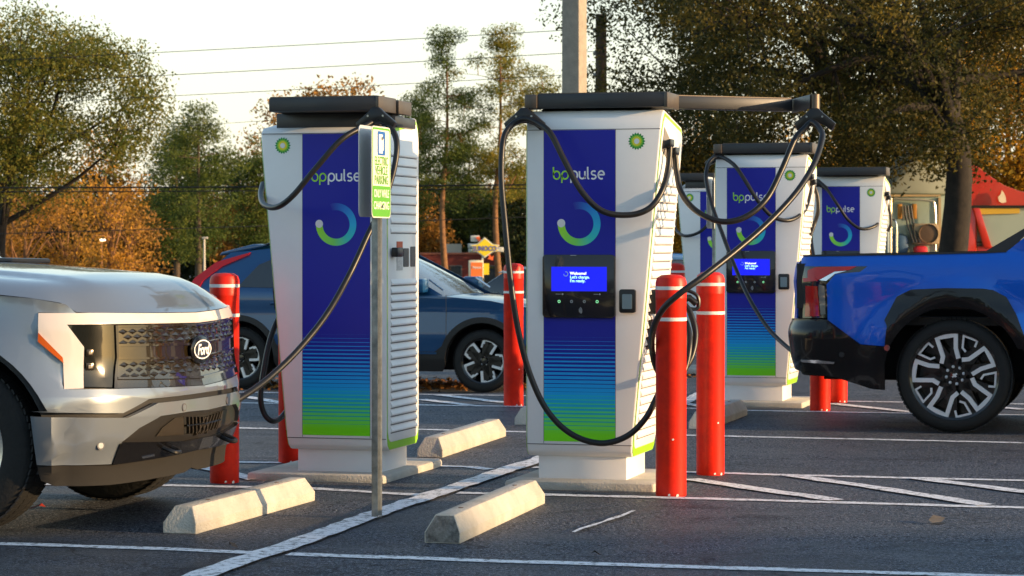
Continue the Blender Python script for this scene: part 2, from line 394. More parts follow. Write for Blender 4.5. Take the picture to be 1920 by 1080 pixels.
bollard(b0, 1334, 892, 'second red bollard right of the nearest one, with a small chip low on its front')
bollard(b0, 418, 907, 'red bollard right behind the grille of the silver pickup')
bollard(b0, 545, 869, 'red bollard almost hidden behind the left charger')
bollard(b0, 963, 762, 'red bollard in front of the blue crossover, left of the charger with a screen')
bollard(b0, 1540, 771, 'red bollard behind the rear bumper of the blue pickup, the nearer of that pair')
bollard(b0, 1573, 755, 'sunlit red bollard behind the blue pickup bumper, the farther of that pair')
bollard(b0, 1267, 757, 'red bollard in the gap behind the louvred side of the right charger')

for i, (px, py, sz, c, lab) in enumerate([(68, 957, .05, (.35, .03, .02), 'small red fallen leaf beside the front tyre of the silver pickup'), (1757, 981, .08, (.22, .17, .12), 'curled brown leaf on the asphalt below the blue pickup wheel'), (438, 1030, .035, (.10, .07, .05), 'tiny brown leaf on the front painted line'), (1120, 1046, .03, (.14, .10, .07), 'tiny brown leaf on the asphalt near the bottom middle')]):
    p = ground(px, py); mb = MB(); mb.add([(-sz, 0, .004), (-sz*.3, sz*.45, .012), (sz*.5, sz*.4, .03), (sz, 0, .012), (sz*.4, -sz*.4, .02), (-sz*.4, -sz*.4, .006)], [(0, 1, 5), (1, 2, 4, 5), (2, 3, 4)])
    o = mb.build('fallen_leaf', mat('leaf_colour_%d' % i, c, .8, var=.3, vscale=30), loc=(p.x, p.y, .006), rotz=i*1.1, smooth=0); tag(o, lab, 'leaf', 'fallen leaves on the asphalt')
# ================= CHARGERS =================
CH_W = mat('charger_white', (.86, .865, .87), .36, coat=.15, var=.09, vscale=1.6, rvar=.08)
CH_G = mat('charger_green_trim', (.28, .62, .02), .4)
CH_DK = mat('charger_seam', (.10, .10, .11), .6)
ARM = mat('arm_metal', (.055, .057, .062), .42, metal=.55, var=.15, vscale=4, rvar=.06)
ARMT = mat('arm_cap', (.12, .10, .085), .45, metal=.7)
RUB = mat('cable_rubber', (.012, .012, .013), .38, var=.3, vscale=20, bump=.15, bscale=12)
BLK = mat('black_plastic', (.012, .012, .013), .35, rvar=.08, vscale=6)
GLS = mat('black_gloss', (.006, .006, .008), .08, coat=1)
LETG = mat('letter_green', (.36, .78, .03), .45); LETW = mat('letter_white', (.85, .86, .88), .45)
def brand_panel_mat():
    m = bpy.data.materials.new('brand_panel'); m.use_nodes = True; n, l = m.node_tree.nodes, m.node_tree.links; b = n['Principled BSDF']
    tc = n.new('ShaderNodeTexCoord'); sx = n.new('ShaderNodeSeparateXYZ'); l.new(tc.outputs['Object'], sx.inputs[0]); z = sx.outputs[2]
    def M(op, a, c=None, d=None):
        x = n.new('ShaderNodeMath'); x.operation = op
        for i, q in enumerate((a, c, d)):
            if q is None: continue
            if isinstance(q, (int, float)): x.inputs[i].default_value = q
            else: l.new(q, x.inputs[i])
        return x.outputs[0]
    def rng(s, a, b_, c=0, d=1):
        r = n.new('ShaderNodeMapRange'); r.inputs[1].default_value = a; r.inputs[2].default_value = b_; r.inputs[3].default_value = c; r.inputs[4].default_value = d; l.new(s, r.inputs[0]); return r.outputs[0]
    def mix(f, a, c):
        x = n.new('ShaderNodeMix'); x.data_type = 'RGBA'; l.new(f, x.inputs['Factor'])
        for i, q in ((6, a), (7, c)):
            if isinstance(q, tuple): x.inputs[i].default_value = (*q, 1)
            else: l.new(q, x.inputs[i])
        return x.outputs[2]
    fr = M('FRACT', M('DIVIDE', z, .0236))
    f1 = rng(z, .86, .52, -.02, 1.0); f2 = rng(z, .535, .30, 0.0, 1.05)
    navy = (.012, .016, .36)
    cb = mix(rng(z, .86, .50), (.012, .30, .85), (.002, .42, .90))
    base = mix(rng(z, .95, .6), navy, (.006, .018, .32))
    c = mix(M('LESS_THAN', fr, f1), base, cb)
    cg = mix(rng(z, .52, .3), (.02, .65, .35), (.20, .82, .012))
    c = mix(M('MULTIPLY', M('LESS_THAN', fr, f2), M('LESS_THAN', z, .54)), mix(rng(z, .54, .30), c, (.01, .45, .30)), cg)
    l.new(c, b.inputs['Base Color']); b.inputs['Roughness'].default_value = .38; b.inputs['Specular IOR Level'].default_value = .35; return m
BPM = brand_panel_mat(); TINT = attr_mat('printed_colours', .4)
CW_T, CW_B, CDP = .787, .605, .62
def cw(z): return CW_B+(CW_T-CW_B)*(z-.165)/(2.13-.165)
def ribbon(mb, pts, wd, fn, off, th=.0012):
    """round-ended stroke along pts (a,z)"""
    P = [Vector(p) for p in pts]; n = len(P); L = []; Rr = []
    for i, p in enumerate(P):
        t = (P[min(i+1, n-1)]-P[max(i-1, 0)]).normalized(); nn = Vector((-t.y, t.x))*wd/2; L.append(p+nn); Rr.append(p-nn)
    vs = [fn(p.x, p.y, off) for p in L+Rr]; mb.add(vs, [(i, i+1, n+i+1, n+i) for i in range(n-1)])
def glyph(ch):
    def arc(cx, cy, r, a0, a1, n=12, ry=None):
        ry = ry or r
        return [(cx+r*math.cos(R(a0+(a1-a0)*i/n)), cy+ry*math.sin(R(a0+(a1-a0)*i/n))) for i in range(n+1)]
    if ch == 'b': return [[(0, 1.55), (0, .5)], arc(.42, .5, .42, 180, -180, 26, .5)], .95
    if ch == 'p': return [[(0, -.5), (0, .5)], arc(.42, .5, .42, 180, -180, 26, .5)], .95
    if ch == 'u': return [[(0, 1), (0, .42)]+arc(.36, .40, .36, 180, 360, 12)+[(.72, .42), (.72, 1)], [(.72, .4), (.72, 0)]], .92
    if ch == 'l': return [[(0, 1.55), (0, .25)]+arc(.2, .22, .2, 180, 270, 5)], .30
    if ch == 's': return [arc(.34, .75, .30, 40, 180, 8, .25)+arc(.34, .75, .30, 180, 250, 4, .25)+arc(.3, .25, .32, 70, 0, 5, .25)+arc(.3, .25, .32, 0, -145, 9, .25)], .74
    if ch == 'e': return [[(.03, .52), (.80, .52)]+arc(.42, .5, .39, 3, 300, 22, .5)], .95
def wordmark(fn, x0, z0, sgn, xh=.0440, off=.0022):
    g, wv = MB(), MB(); x = 0
    for i, ch in enumerate('bppulse'):
        st, adv = glyph(ch)
        for s_ in st: ribbon(g if i < 2 else wv, [(x0+sgn*(x+px)*xh, z0+py*xh) for px, py in s_], .19*xh if i < 2 else .21*xh, fn, off)
        x += adv+.16+(.10 if i == 1 else 0)
    return g, wv
def ring(mb, fn, cx, cz, sgn, r0=.083, r1=.124, off=.0022, n=64):
    stops = [(0, (.38, .85, .02)), (.28, (.20, .75, .12)), (.45, (.03, .62, .55)), (.62, (.01, .48, .80)), (.8, (.012, .24, .70)), (1, (.012, .016, .36))]
    for i in range(n):
        f0, f1 = i/n, (i+1)/n; a0, a1 = R(182+285*f0), R(182+285*f1); f = (f0+f1)/2
        c = tuple(float(np.interp(f, [s[0] for s in stops], [s[1][k] for s in stops])) for k in range(3))
        vs = [fn(cx+sgn*r*math.cos(a), cz+r*math.sin(a), off) for r, a in ((r0, a0), (r1, a0), (r1, a1), (r0, a1))]
        mb.add(vs, [(0, 1, 2, 3)], 0, c)
    rm = (r0+r1)/2; k = 20; c0 = (cx+sgn*rm*math.cos(R(180)), cz+.004)
    mb.add([fn(c0[0]+.0235*math.cos(2*math.pi*i/k), c0[1]+.0235*math.sin(2*math.pi*i/k), off+.001) for i in range(k)], [tuple(range(k))], 0, (.80, .80, .80))
def flower(mb, fn, cx, cz, Rr=.050, off=.0016):
    for j, (k, sc, c) in enumerate([(18, 1, (.0, .30, .06)), (18, .80, (.22, .58, .03)), (18, .60, (.85, .75, .03)), (18, .34, (.85, .85, .80))]):
        pts = []
        for i in range(k*2):
            r = Rr*sc*(1 if i % 2 == 0 else .80); a = 2*math.pi*i/(2*k)+(math.pi/k if j % 2 else 0); pts.append((cx+r*math.cos(a), cz+r*math.sin(a)))
        mb.add([fn(a, b, off+.0006*j) for a, b in pts]+[fn(cx, cz, off+.0006*j)], [(i, (i+1) % (2*k), 2*k) for i in range(2*k)], 0, c)
def rrect(x0, x1, z0, z1, r, n=5):
    out = []
    for cx, cz, a in ((x1-r, z1-r, 0), (x0+r, z1-r, 90), (x0+r, z0+r, 180), (x1-r, z0+r, 270)):
        out += [(cx+r*math.cos(R(a+90*i/n)), cz+r*math.sin(R(a+90*i/n))) for i in range(n+1)]
    return out
F_FRONT = lambda a, z, o: (a, -o, z)
F_BACK = lambda a, z, o: (a, CDP+o, z)
def F_LEFT(b, z, o): return (-o, b, z)
def F_RIGHT(b, z, o): return (cw(z)+o, b, z)
SIDE = [(.045, .175), (.012, .20), (.0, .25), (0, 2.02), (.010, 2.085), (.045, 2.13), (.575, 2.055), (.61, 2.03), (.62, 1.98), (.62, .25), (.608, .20), (.575, .175)]
def inset_side(k, bot=.0): return [(min(max(y, k), CDP-k) if 1 else y, z) for y, z in [(.045+k, .175+k+bot), (.012+k, .20+k+bot), (k, .26+bot), (k, 2.0), (.012+k, 2.075-k), (.05+k, 2.118-k), (.565-k, 2.046-k), (.60-k, 2.02-k), (CDP-k, 1.97), (CDP-k, .26+bot), (.608-k, .20+k+bot), (.575-k, .175+k+bot)]]
def make_charger(loc, rz, label):
    t = thing('ev_charger', loc, rz, label, 'ev charger', 'electric vehicle chargers in the car park')
    mb = MB(); n = len(SIDE)
    mb.v = [(0, y, z) for y, z in SIDE]+[(cw(z), y, z) for y, z in SIDE]
    mb.f = [list(range(n))[::-1], list(range(n, 2*n))]+[[i, (i+1) % n, (i+1) % n+n, i+n] for i in range(n)]; mb.m = [0]*(n+2); mb.c = [None]*(n+2)
    body = mb.build('cabinet', CH_W, t, bevel=.012, segs=3, smooth=40)
    mb = MB()
    for fn in (F_FRONT, F_BACK):
        for z in (.243, 2.018): mb.panel([(.004, z), (cw(z)-.004, z), (cw(z)-.004, z+.004), (.004, z+.004)], fn, .0012, (0, 0))
        for x in (.099, .5145): mb.panel([(x, .25), (x+.0025, .25), (x+.0025, 2.018), (x, 2.018)], fn, .0012, (0, 0))
    mb.build('seam', CH_DK, body, smooth=0)
    mb = MB(); mb.box(.055, .565, .06, .56, 0, .20); mb.build('plinth', CH_W, t, bevel=.004)
    for fn, s_, nm in ((F_FRONT, 1, 'front'), (F_BACK, -1, 'back')):
        x0 = .10 if s_ > 0 else .514
        mb = MB(); mb.panel([(.1015, .262), (.5145, .262), (.5145, 2.017), (.1015, 2.017)], fn, .0015, (0, 0)); p = mb.build('brand_panel', BPM, t, smooth=0)
        g, wv = wordmark(fn, x0+s_*.057, 1.742, s_); g.build('green_lettering', LETG, p, smooth=0, fix=False); wv.build('white_lettering', LETW, p, smooth=0, fix=False)
        mb = MB(); ring(mb, fn, x0+s_*.206, 1.489, s_); mb.build('ring_emblem', TINT, p, smooth=0, fix=False)
        mb = MB(); flower(mb, fn, .6375, 1.951); mb.build('flower_emblem', TINT, t, smooth=0, fix=False)
    # sides: green rim, cover, louvres
    for fn, nm in ((F_LEFT, 'l'), (F_RIGHT, 'r')):
        mb = MB(); mb.panel(inset_side(.006), fn, .002, (0, 0)); mb.build('green_trim', CH_G, t, smooth=30)
        cov = [(.06, .225), (.03, .245), (.012, .29), (.012, 1.99), (.03, 2.055), (.06, 2.09), (.555, 2.02), (.585, 2.0), (.608, 1.95), (.608, .29), (.59, .245), (.56, .225)]
        mb = MB(); mb.panel(cov, fn, .006, (0, 0)); sc_ = mb.build('side_cover', CH_W, t, smooth=30, bevel=.002)
        mb = MB(); z0, z1, pit = .28, (1.17 if nm == 'l' else 1.72), .0475
        k = 0; z = z0
        rows = []
        while z < z1: rows.append(z); z += pit
        if nm == 'l':
            z = 1.44
            while z < 1.94: rows.append(z); z += .056
        split = [r for r in rows if r > 1.4 and nm == 'l']
        for z in rows:
            if split and z == split[0]: mb.build('louvres', [CH_W, CH_DK], sc_, smooth=0); mb = MB()
            hi = .011 if z < 1.3 or nm == 'r' else .006
            vs = [fn(b, zz, o) for b in (.055, .565) for zz, o in ((z, .0055), (z+.004, .006+hi), (z+.012, .006+hi), (z+.036, .0055))]
            mb.add(vs, [(0, 1, 2, 3)[::-1], (4, 5, 6, 7)]+[(i, (i+1) % 4, (i+1) % 4+4, i+4) for i in range(4)])
            mb.panel([(.057, z-.006), (.563, z-.006), (.563, z-.0005), (.057, z-.0005)], fn, .0005, (0, 0), base=.0058, mi=1)
        mb.build('louvres', [CH_W, CH_DK], sc_, smooth=0)
    # rating plates on the flat side
    mb = MB(); mb.panel(rrect(.09, .18, 1.24, 1.36, .01), F_LEFT, .004, (0, 0), base=.006); mb.build('rating_plate', mat('plate_grey', (.10, .10, .10), .5, var=.5, vscale=60), t, smooth=30); mb = MB(); mb.panel(rrect(.22, .32, 1.24, 1.35, .01), F_LEFT, .004, (0, 0), base=.006); mb.build('rating_plate', mat('plate_grey', (.10, .10, .10), .5, var=.5, vscale=60), t, smooth=30)
    mb = MB(); mb.panel([(.34, 1.34), (.45, 1.34), (.45, 1.39), (.34, 1.39)], F_LEFT, .003, (0, 0), base=.006, mi=0); mb.panel([(.34, 1.22), (.45, 1.22), (.45, 1.338), (.34, 1.338)], F_LEFT, .003, (0, 0), base=.006, mi=1)
    mb.build('warning_label', [mat('label_orange', (.62, .10, .03), .5), mat('label_white', (.7, .7, .68), .5, var=.4, vscale=90)], t, smooth=0)
    mb = MB(); mb.box(-.055, -.016, .47, .58, 1.30, 1.355); mb.build('lock_box', BLK, t, bevel=.006)
    # slanted side: socket recess and holsters
    rec = MB(); rec.panel([(.04, 1.90), (.42, 1.80), (.42, 1.90), (.05, 2.03)], F_RIGHT, .004, (0, 0), base=.006); rc = rec.build('socket_recess', mat('recess_shade', (.22, .21, .20), .6), t)  # raised flat panel; the recess shade is put into its grey
    for b, z in ((.09, 1.935), (.26, 1.895)):
        mb = MB(); mb.obox(F_RIGHT(b, z, .025), (.03, 0, .01), (0, .055, 0), (0, 0, .022))
        mb.build('cable_outlet', BLK, rc, bevel=.008)
    for b in (.12, .42):
        mb = MB(); mb.panel(rrect(b-.05, b+.05, .98, 1.12, .02), F_RIGHT, .05, (0, 0), base=.015); mb.panel(rrect(b-.035, b+.035, .78, .95, .03), F_RIGHT, .012, (0, 0), base=.015)
        mb.build('plug_holster', BLK, t, smooth=30, bevel=.004)
    # screen module and card reader
    mb = MB(); mb.panel(rrect(.098, .516, .96, 1.316, .022), F_FRONT, .022, (0, 0)); d = mb.build('display_unit', mat('display_bezel', (.007, .006, .010), .22, coat=.5), t, smooth=30, bevel=.004)
    mb = MB(); mb.panel([(.150, 1.110), (.470, 1.110), (.470, 1.247), (.150, 1.247)], F_FRONT, .001, (0, 0), base=.022); mb.build('screen', mat('screen_glow', (.005, .005, .12), .3, emit=(.006, .010, .62), estr=.75), d, smooth=0)
    mb = MB()
    for txt, zz in (('Welcome!', 1.203), ("Let's charge.", 1.182), ("I'm ready.", 1.161)):
        tm = place_text(text_mesh(txt, .0225, .0006, bold=.0006), (.258, -.0238, zz), (1, 0, 0), (0, 0, 1), (0, -1, 0)); mb.add(tm.v, tm.f, 0 if txt[0] == 'W' else 1)
    mb.build('screen_text', [mat('text_glow_white', (.8, .8, .8), .5, emit=(.8, .85, .9), estr=.8), mat('text_glow_green', (.5, .8, .5), .5, emit=(.35, .75, .45), estr=.8)], d, smooth=0, fix=False)
    mb = MB(); ring(mb, F_FRONT, .234, 1.207, 1, .010, .0145, off=.0238, n=24); mb.v = mb.v[:96]; mb.f = mb.f[:24]; mb.m = mb.m[:24]; mb.c = [(.5, .75, .8)]*24; mb.build('screen_emblem', TINT, d, smooth=0, fix=False)
    IC = [mat('icon_grey', (.45, .45, .45), .5), mat('icon_green', (.3, .7, .35), .5, emit=(.2, .7, .3), estr=.5), mat('icon_dark', (.03, .05, .03), .5)]
    for i, x in enumerate((.195, .267, .341, .415)):
        k = 14; mb = MB(); mb.add([F_FRONT(x+.0085*math.cos(2*math.pi*j/k), 1.052+.0085*math.sin(2*math.pi*j/k), .0232) for j in range(k)], [tuple(range(k))], int(i in (0, 3)))
        mb.add([F_FRONT(x+.0045*math.cos(2*math.pi*j/k), 1.052+.0045*math.sin(2*math.pi*j/k), .0238) for j in range(k)], [tuple(range(k))], 2); mb.build('button', IC, d, smooth=0, fix=False)
    mb = MB()
    for x in (.215, .43):
        k = 12; mb.add([F_FRONT(x+.005*math.cos(2*math.pi*j/k), 1.093+.005*math.sin(2*math.pi*j/k), .0232) for j in range(k)], [tuple(range(k))], 0)
    for x0, x1 in ((.175, .207), (.395, .422)): mb.add([F_FRONT(x, z, .0232) for x, z in ((x0, 1.092), (x1, 1.092), (x1, 1.0945), (x0, 1.0945))], [(0, 1, 2, 3)], 0)
    for j, r in enumerate((.010, .017, .024)): ribbon(mb, [(.303+r*math.cos(R(a)), 1.0+r*math.sin(R(a))) for a in range(-42, 55, 12)], .0035, F_FRONT, .0234)
    mb.add([F_FRONT(x, z, .0232) for x, z in ((.26, 1.313), (.295, 1.313), (.295, 1.310), (.26, 1.310))], [(0, 1, 2, 3)], 0)
    mb.build('printed_marks', IC, d, smooth=0, fix=False)
    mb = MB(); mb.panel(rrect(.542, .634, .990, 1.122, .014), F_FRONT, .028, (0, 0)); cr = mb.build('card_reader', BLK, t, smooth=30, bevel=.004)
    mb = MB(); mb.panel(rrect(.560, .616, 1.012, 1.095, .006), F_FRONT, .002, (0, 0), base=.028); mb.build('reader_screen', mat('reader_lcd', (.22, .30, .32), .25), cr, smooth=0)
    # roof: arm base
    mb = MB(); mb.box(.06, .70, .10, .56, 2.05, 2.142); mb.obox((.02, .33, 2.09), (.045, 0, .0), (0, .2, 0), (0, 0, .03)); mb.build('arm_base', ARM, t, bevel=.006)
    return t
def clamp(mb, c, ex, ez=Vector((0, 0, 1)), th=.022, sc=1.0):
    """wedge that holds the cable under an arm tip"""
    c = Vector(c); ex = Vector(ex).normalized(); ey = ex.cross(ez).normalized()
    P = [(-.016, .012), (.016, .012), (.040, -.012), (.098, -.060), (.080, -.096), (.050, -.072), (.022, -.060), (-.022, -.060), (-.050, -.072), (-.080, -.096), (-.098, -.060), (-.040, -.012)]
    mb.prism([(a*sc, b*sc) for a, b in P], lambda a, b, d: c+ex*a+ez*b+ey*d, -th, th)
CHS = {}
def place_charger(key, P, th, label):
    fr = Frame((P[0], P[1], gz(P[0], P[1])), th)
    if not CHS: t = make_charger(fr.O, -th, label)
    else:
        t = copy_tree(CHS['proto'][0]); t.location = fr.O; t.rotation_euler.z = -th; t['label'] = label
    CHS[key] = (t, fr); return t
pr = place_charger('proto', (.083, 14.2), TH, 'nearest charger with a lit screen, its arm swung out to the right over two bollards')
CHS['B'] = CHS['proto']
PA = Vector((-.725, 14.5, 0))+V*CDP
place_charger('A', PA, TH+math.pi, 'left charger with no screen, behind the electric vehicle parking sign and the silver pickup')
place_charger('C', (1.725, 21.27), TH, 'middle distance charger with a lit screen, its cable running to the blue pickup')
place_charger('D', (3.30, 27.5), TH, 'farthest right charger, its lower half hidden by the blue pickup bed')
PE = Vector((1.86, 28.1, 0))+U*.77+V*CDP
place_charger('E', PE, TH+math.pi, 'partly hidden screenless charger far back between the two chargers with screens')
for k, lab in (('A', 'grey concrete pad under the left charger'), ('B', 'grey concrete pad under the nearest charger with a screen'), ('C', 'concrete pad under the middle distance charger'), ('D', 'concrete pad under the farthest right charger'), ('E', 'concrete pad under the far screenless charger')):
    t, fr = CHS[k]
    x0, x1, y0, y1 = (-.02, .82, -.45, .74) if k == 'A' else (-.10, .76, -.12, .80)
    mb = MB(); z = 0
    mb.box(x0, x1, y0, y1, z-.02, z+.047); mb.xf(lambda p: fr.w(p)); o = mb.build('concrete_pad', CONC, bevel=.02)
    o.data.transform(Matrix.Translation(-fr.O)); o.location = fr.O; tag(o, lab, 'concrete pad', 'concrete pads under the chargers')
CABR = .0172
def addpart(key, mb, name, m, parent=None, **k):
    t, fr = CHS[key]; mb.xf(fr.l); return mb.build(name, m, parent or t, **k)
def cable(key, pts, r=CABR, world=False):
    P = [p if isinstance(p, Vector) else at(*p) for p in pts]
    mb = MB(); S = spline(P, 10); mb.tube(S, r, 12); return addpart(key, mb, 'charging_cable', RUB, smooth=60)
def plug(key, p, d, parent=None):
    """connector with a looped handle, p nose, d direction from nose to cable"""
    p = Vector(p); d = Vector(d).normalized(); s_ = Vector((0, 0, 1)).cross(d).normalized(); up = d.cross(s_)
    mb = MB(); mb.tube([p, p+d*.07], [.034, .034], 16); mb.tube([p+d*.065, p+d*.10, p+d*.16+up*.012, p+d*.2-up*.02], [.032, .026, .020, .019], 12)
    mb.tube(spline([p+d*.06+up*.03, p+d*.13+up*.055, p+d*.20+up*.03, p+d*.215-up*.02, p+d*.20-up*.05, p+d*.14-up*.045], 4), .0105, 8)
    return addpart(key, mb, 'plug', BLK, parent)
def arm_world(key, p0, p1, wdv, z0, z1, tipw=.0, end=True):
    """arm between two plan points, wdv = depth away from the front face"""
    a = Vector((p0[0], p0[1], 0)); b = Vector((p1[0], p1[1], 0)); d = (b-a).normalized(); n_ = Vector((-d.y, d.x, 0))
    mb = MB(); mb.prism([(0, z0), ((b-a).length, z0), ((b-a).length, z1), (0, z1)], lambda s_, z, o: a+d*s_+n_*o+Vector((0, 0, z)), 0, wdv)
    arm = addpart(key, mb, 'cable_arm', ARM, bevel=.006)
    mb = MB(); mb.prism([(0.006, z1), ((b-a).length-.006, z1), ((b-a).length-.006, z1+.006), (.006, z1+.006)], lambda s_, z, o: a+d*s_+n_*o+Vector((0, 0, z)), .01, wdv-.01); addpart(key, mb, 'arm_lid', ARMT, arm)
    return arm
# ---- arms and cables, charger by charger (world coordinates) ----
def gp(px, D): return Vector(((px-960)/FPX*D, D, 0))
def folded(key, p1, L=.66, w1=.32, w2=.24, z0=2.142, z1=2.222, second=True):
    fr = CHS[key][1]; dz = fr.O.z
    a = arm_world(key, p1-U*L, p1, w1, z0+dz, z1+dz)
    mb = MB(); q = p1+U*.002; mb.obox(q+V*w1/2+Vector((0, 0, (z0+z1)/2+dz)), U*.010, V*(w1/2+.004), Vector((0, 0, (z1-z0)/2+.004))); addpart(key, mb, 'arm_cap', ARMT, a, bevel=.004)
    if second:
        q1 = p1+V*(w1+.03); b = arm_world(key, q1-U*L, q1+U*.01, w2, z0+dz, z1+dz-.008)
        mb = MB(); mb.obox(q1+U*.012+V*w2/2+Vector((0, 0, (z0+z1)/2+dz-.004)), U*.010, V*(w2/2+.004), Vector((0, 0, (z1-z0)/2))); addpart(key, mb, 'arm_cap', ARMT, b, bevel=.004)
def addclamp(key, c, ex, sc=1.0):
    mb = MB(); clamp(mb, c, ex, sc=sc*1.22); cl = addpart(key, mb, 'cable_clamp', BLK, bevel=.006)
    mb = MB(); ex = Vector(ex).normalized(); ey = ex.cross(Vector((0, 0, 1))).normalized(); c = Vector(c)
    for x, z in ((-.045, -.035), (.045, -.035)):
        mb.tube([c+ex*x*sc+Vector((0, 0, z*sc))+ey*.020, c+ex*x*sc+Vector((0, 0, z*sc))+ey*.026], .006, 8); mb.tube([c+ex*x*sc+Vector((0, 0, z*sc))-ey*.020, c+ex*x*sc+Vector((0, 0, z*sc))-ey*.026], .006, 8)
    addpart(key, mb, 'screw', mat('steel', (.5, .5, .5), .3, metal=1), cl)
# A
folded('A', gp(707, 14.36))
addclamp('A', at(706, 206, 14.33), U)
cable('A', [(493, 345, 14.95), (489, 365, 14.75), (496, 384, 14.5), (520, 388, 14.3), (550, 366, 14.22), (590, 318, 14.2), (640, 262, 14.22), (683, 237, 14.3), (708, 226, 14.34), (731, 238, 14.3), (744, 268, 14.25), (738, 320, 14.2), (717, 385, 14.1), (690, 440, 14.0), (655, 515, 13.9), (612, 590, 13.7), (560, 655, 13.5), (505, 708, 13.3), (455, 744, 13.1), (425, 760, 13.0)])
cable('A', [(531, 585, 15.1), (519, 603, 15.0), (503, 650, 14.95), (489, 735, 14.9), (494, 772, 14.9), (509, 789, 14.9), (527, 783, 15.0), (545, 760, 15.1)])
# B
fr = CHS['B'][1]
pB = gp(1248, 13.98)
folded('B', pB, L=.74, second=False, z0=2.142)
q = pB-U*.74
mb = MB(); mb.obox(q-U*.035+V*.05+Vector((0, 0, 2.18)), U*.036, V*.06, Vector((0, 0, .040))); addpart('B', mb, 'arm_tip', ARMT, bevel=.006)
c1 = at(984, 207, 14.18); addclamp('B', c1, U)
cable('B', [fr.w(F_RIGHT(.09, 1.92, .04)), fr.w(F_RIGHT(.07, 1.80, .045)), (1241, 358, 13.98), (1218, 390, 13.94), (1180, 403, 13.93), (1130, 396, 13.92), (1090, 358, 13.94), (1058, 300, 13.98), (1032, 250, 14.03), (1008, 231, 14.1), (984, 223, 14.14), (960, 234, 14.15), (944, 262, 14.1), (940, 330, 14.05), (947, 420, 14.0), (958, 530, 13.95), (972, 620, 13.93), (993, 700, 13.92), (1025, 768, 13.9), (1070, 813, 13.88), (1125, 831, 13.86), (1175, 818, 13.84), (1212, 782, 13.83), (1240, 730, 13.86), (1272, 705, 13.95), (1296, 670, 14.0), (1304, 625, 14.05), (1294, 586, 14.08), (1278, 566, 14.1)])
plug('B', at(1240, 560, 14.12), (1, .1, -.05))
# swung arm
pa, pb_, pc = gp(1256, 14.3), gp(1487, 14.62), gp(1519, 14.36)
ar = arm_world('B', pa, pb_, .10, 2.150, 2.222)
mb = MB(); d_ = (pc-pb_); mb.prism([(0, 2.140), (1, 2.152), (1, 2.232), (0, 2.222)], lambda s_, z, o: pb_+d_*s_+Vector((.0, o, z)), 0, .09); addpart('B', mb, 'arm_elbow', ARM, ar, bevel=.004)
mb = MB(); mb.lathe([(0, 2.148), (.03, 2.148), (.03, 2.234), (0, 2.234)], 20, 'z', (pc.x+.03, pc.y+.03, 0)); addpart('B', mb, 'arm_tip', ARMT, ar)
c2 = Vector((pc.x+.03, pc.y+.02, 2.14)); addclamp('B', c2, (.97, -.25, 0))
cable('B', [fr.w(F_RIGHT(.26, 1.88, .04)), fr.w(F_RIGHT(.26, 1.78, .06)), (1278, 362, 14.2), (1305, 395, 14.1), (1350, 415, 14.05), (1395, 408, 14.05), (1436, 375, 14.1), (1465, 320, 14.2), (1490, 262, 14.28), (1508, 241, 14.32), (1523, 229, 14.32), (1538, 243, 14.25), (1541, 262, 14.15), (1525, 310, 14.0), (1492, 362, 13.85), (1440, 418, 13.7), (1380, 470, 13.55), (1320, 517, 13.42), (1275, 550, 13.38), (1243, 580, 13.42), (1225, 618, 13.55), (1223, 660, 13.75), (1236, 700, 13.85), (1262, 716, 13.9), (1284, 692, 13.95), (1293, 640, 14.0), (1284, 600, 14.1), (1262, 575, 14.25)])
# C
pC = gp(1521, 21.05); folded('C', pC, L=.76, second=False)
q = pC-U*.76
mb = MB(); mb.obox(q-U*.035+V*.05+Vector((0, 0, 2.18)), U*.036, V*.06, Vector((0, 0, .040))); addpart('C', mb, 'arm_tip', ARMT, bevel=.006)
addclamp('C', at(1347, 289, 21.3), U)
cable('C', [(1519, 335, 21.4), (1518, 365, 21.3), (1508, 395, 21.15), (1480, 413, 21.0), (1447, 405, 20.95), (1420, 375, 20.95), (1395, 335, 21.0), (1375, 308, 21.1), (1349, 294, 21.25), (1330, 305, 21.2), (1324, 335, 21.1), (1335, 385, 20.9), (1355, 440, 20.7), (1378, 500, 20.5), (1405, 560, 20.2), (1440, 615, 19.9), (1475, 650, 19.6), (1500, 668, 19.4)])
cable('C', [(1521, 338, 21.6), (1532, 365, 21.6), (1534, 395, 21.6), (1527, 420, 21.6), (1520, 440, 21.55)])
# D
pD = gp(1660, 27.2); folded('D', pD, L=.76, second=False)
addclamp('D', at(1532, 338, 27.4), U)
cable('D', [(1657, 372, 27.6), (1656, 398, 27.5), (1643, 422, 27.3), (1615, 429, 27.2), (1590, 412, 27.2), (1568, 380, 27.2), (1548, 352, 27.3), (1532, 341, 27.4), (1522, 355, 27.4), (1518, 400, 27.3), (1524, 470, 27.0), (1545, 560, 26.5)])
cable('D', [(1660, 375, 27.8), (1668, 395, 27.8), (1670, 420, 27.8), (1664, 434, 27.8)])
# E
folded('E', gp(1338, 28.0), second=False)
cable('E', [(1267, 400, 28.5), (1266, 428, 28.3), (1283, 442, 28.0), (1308, 437, 27.9), (1328, 420, 27.9), (1345, 390, 27.9), (1352, 350, 27.95)])
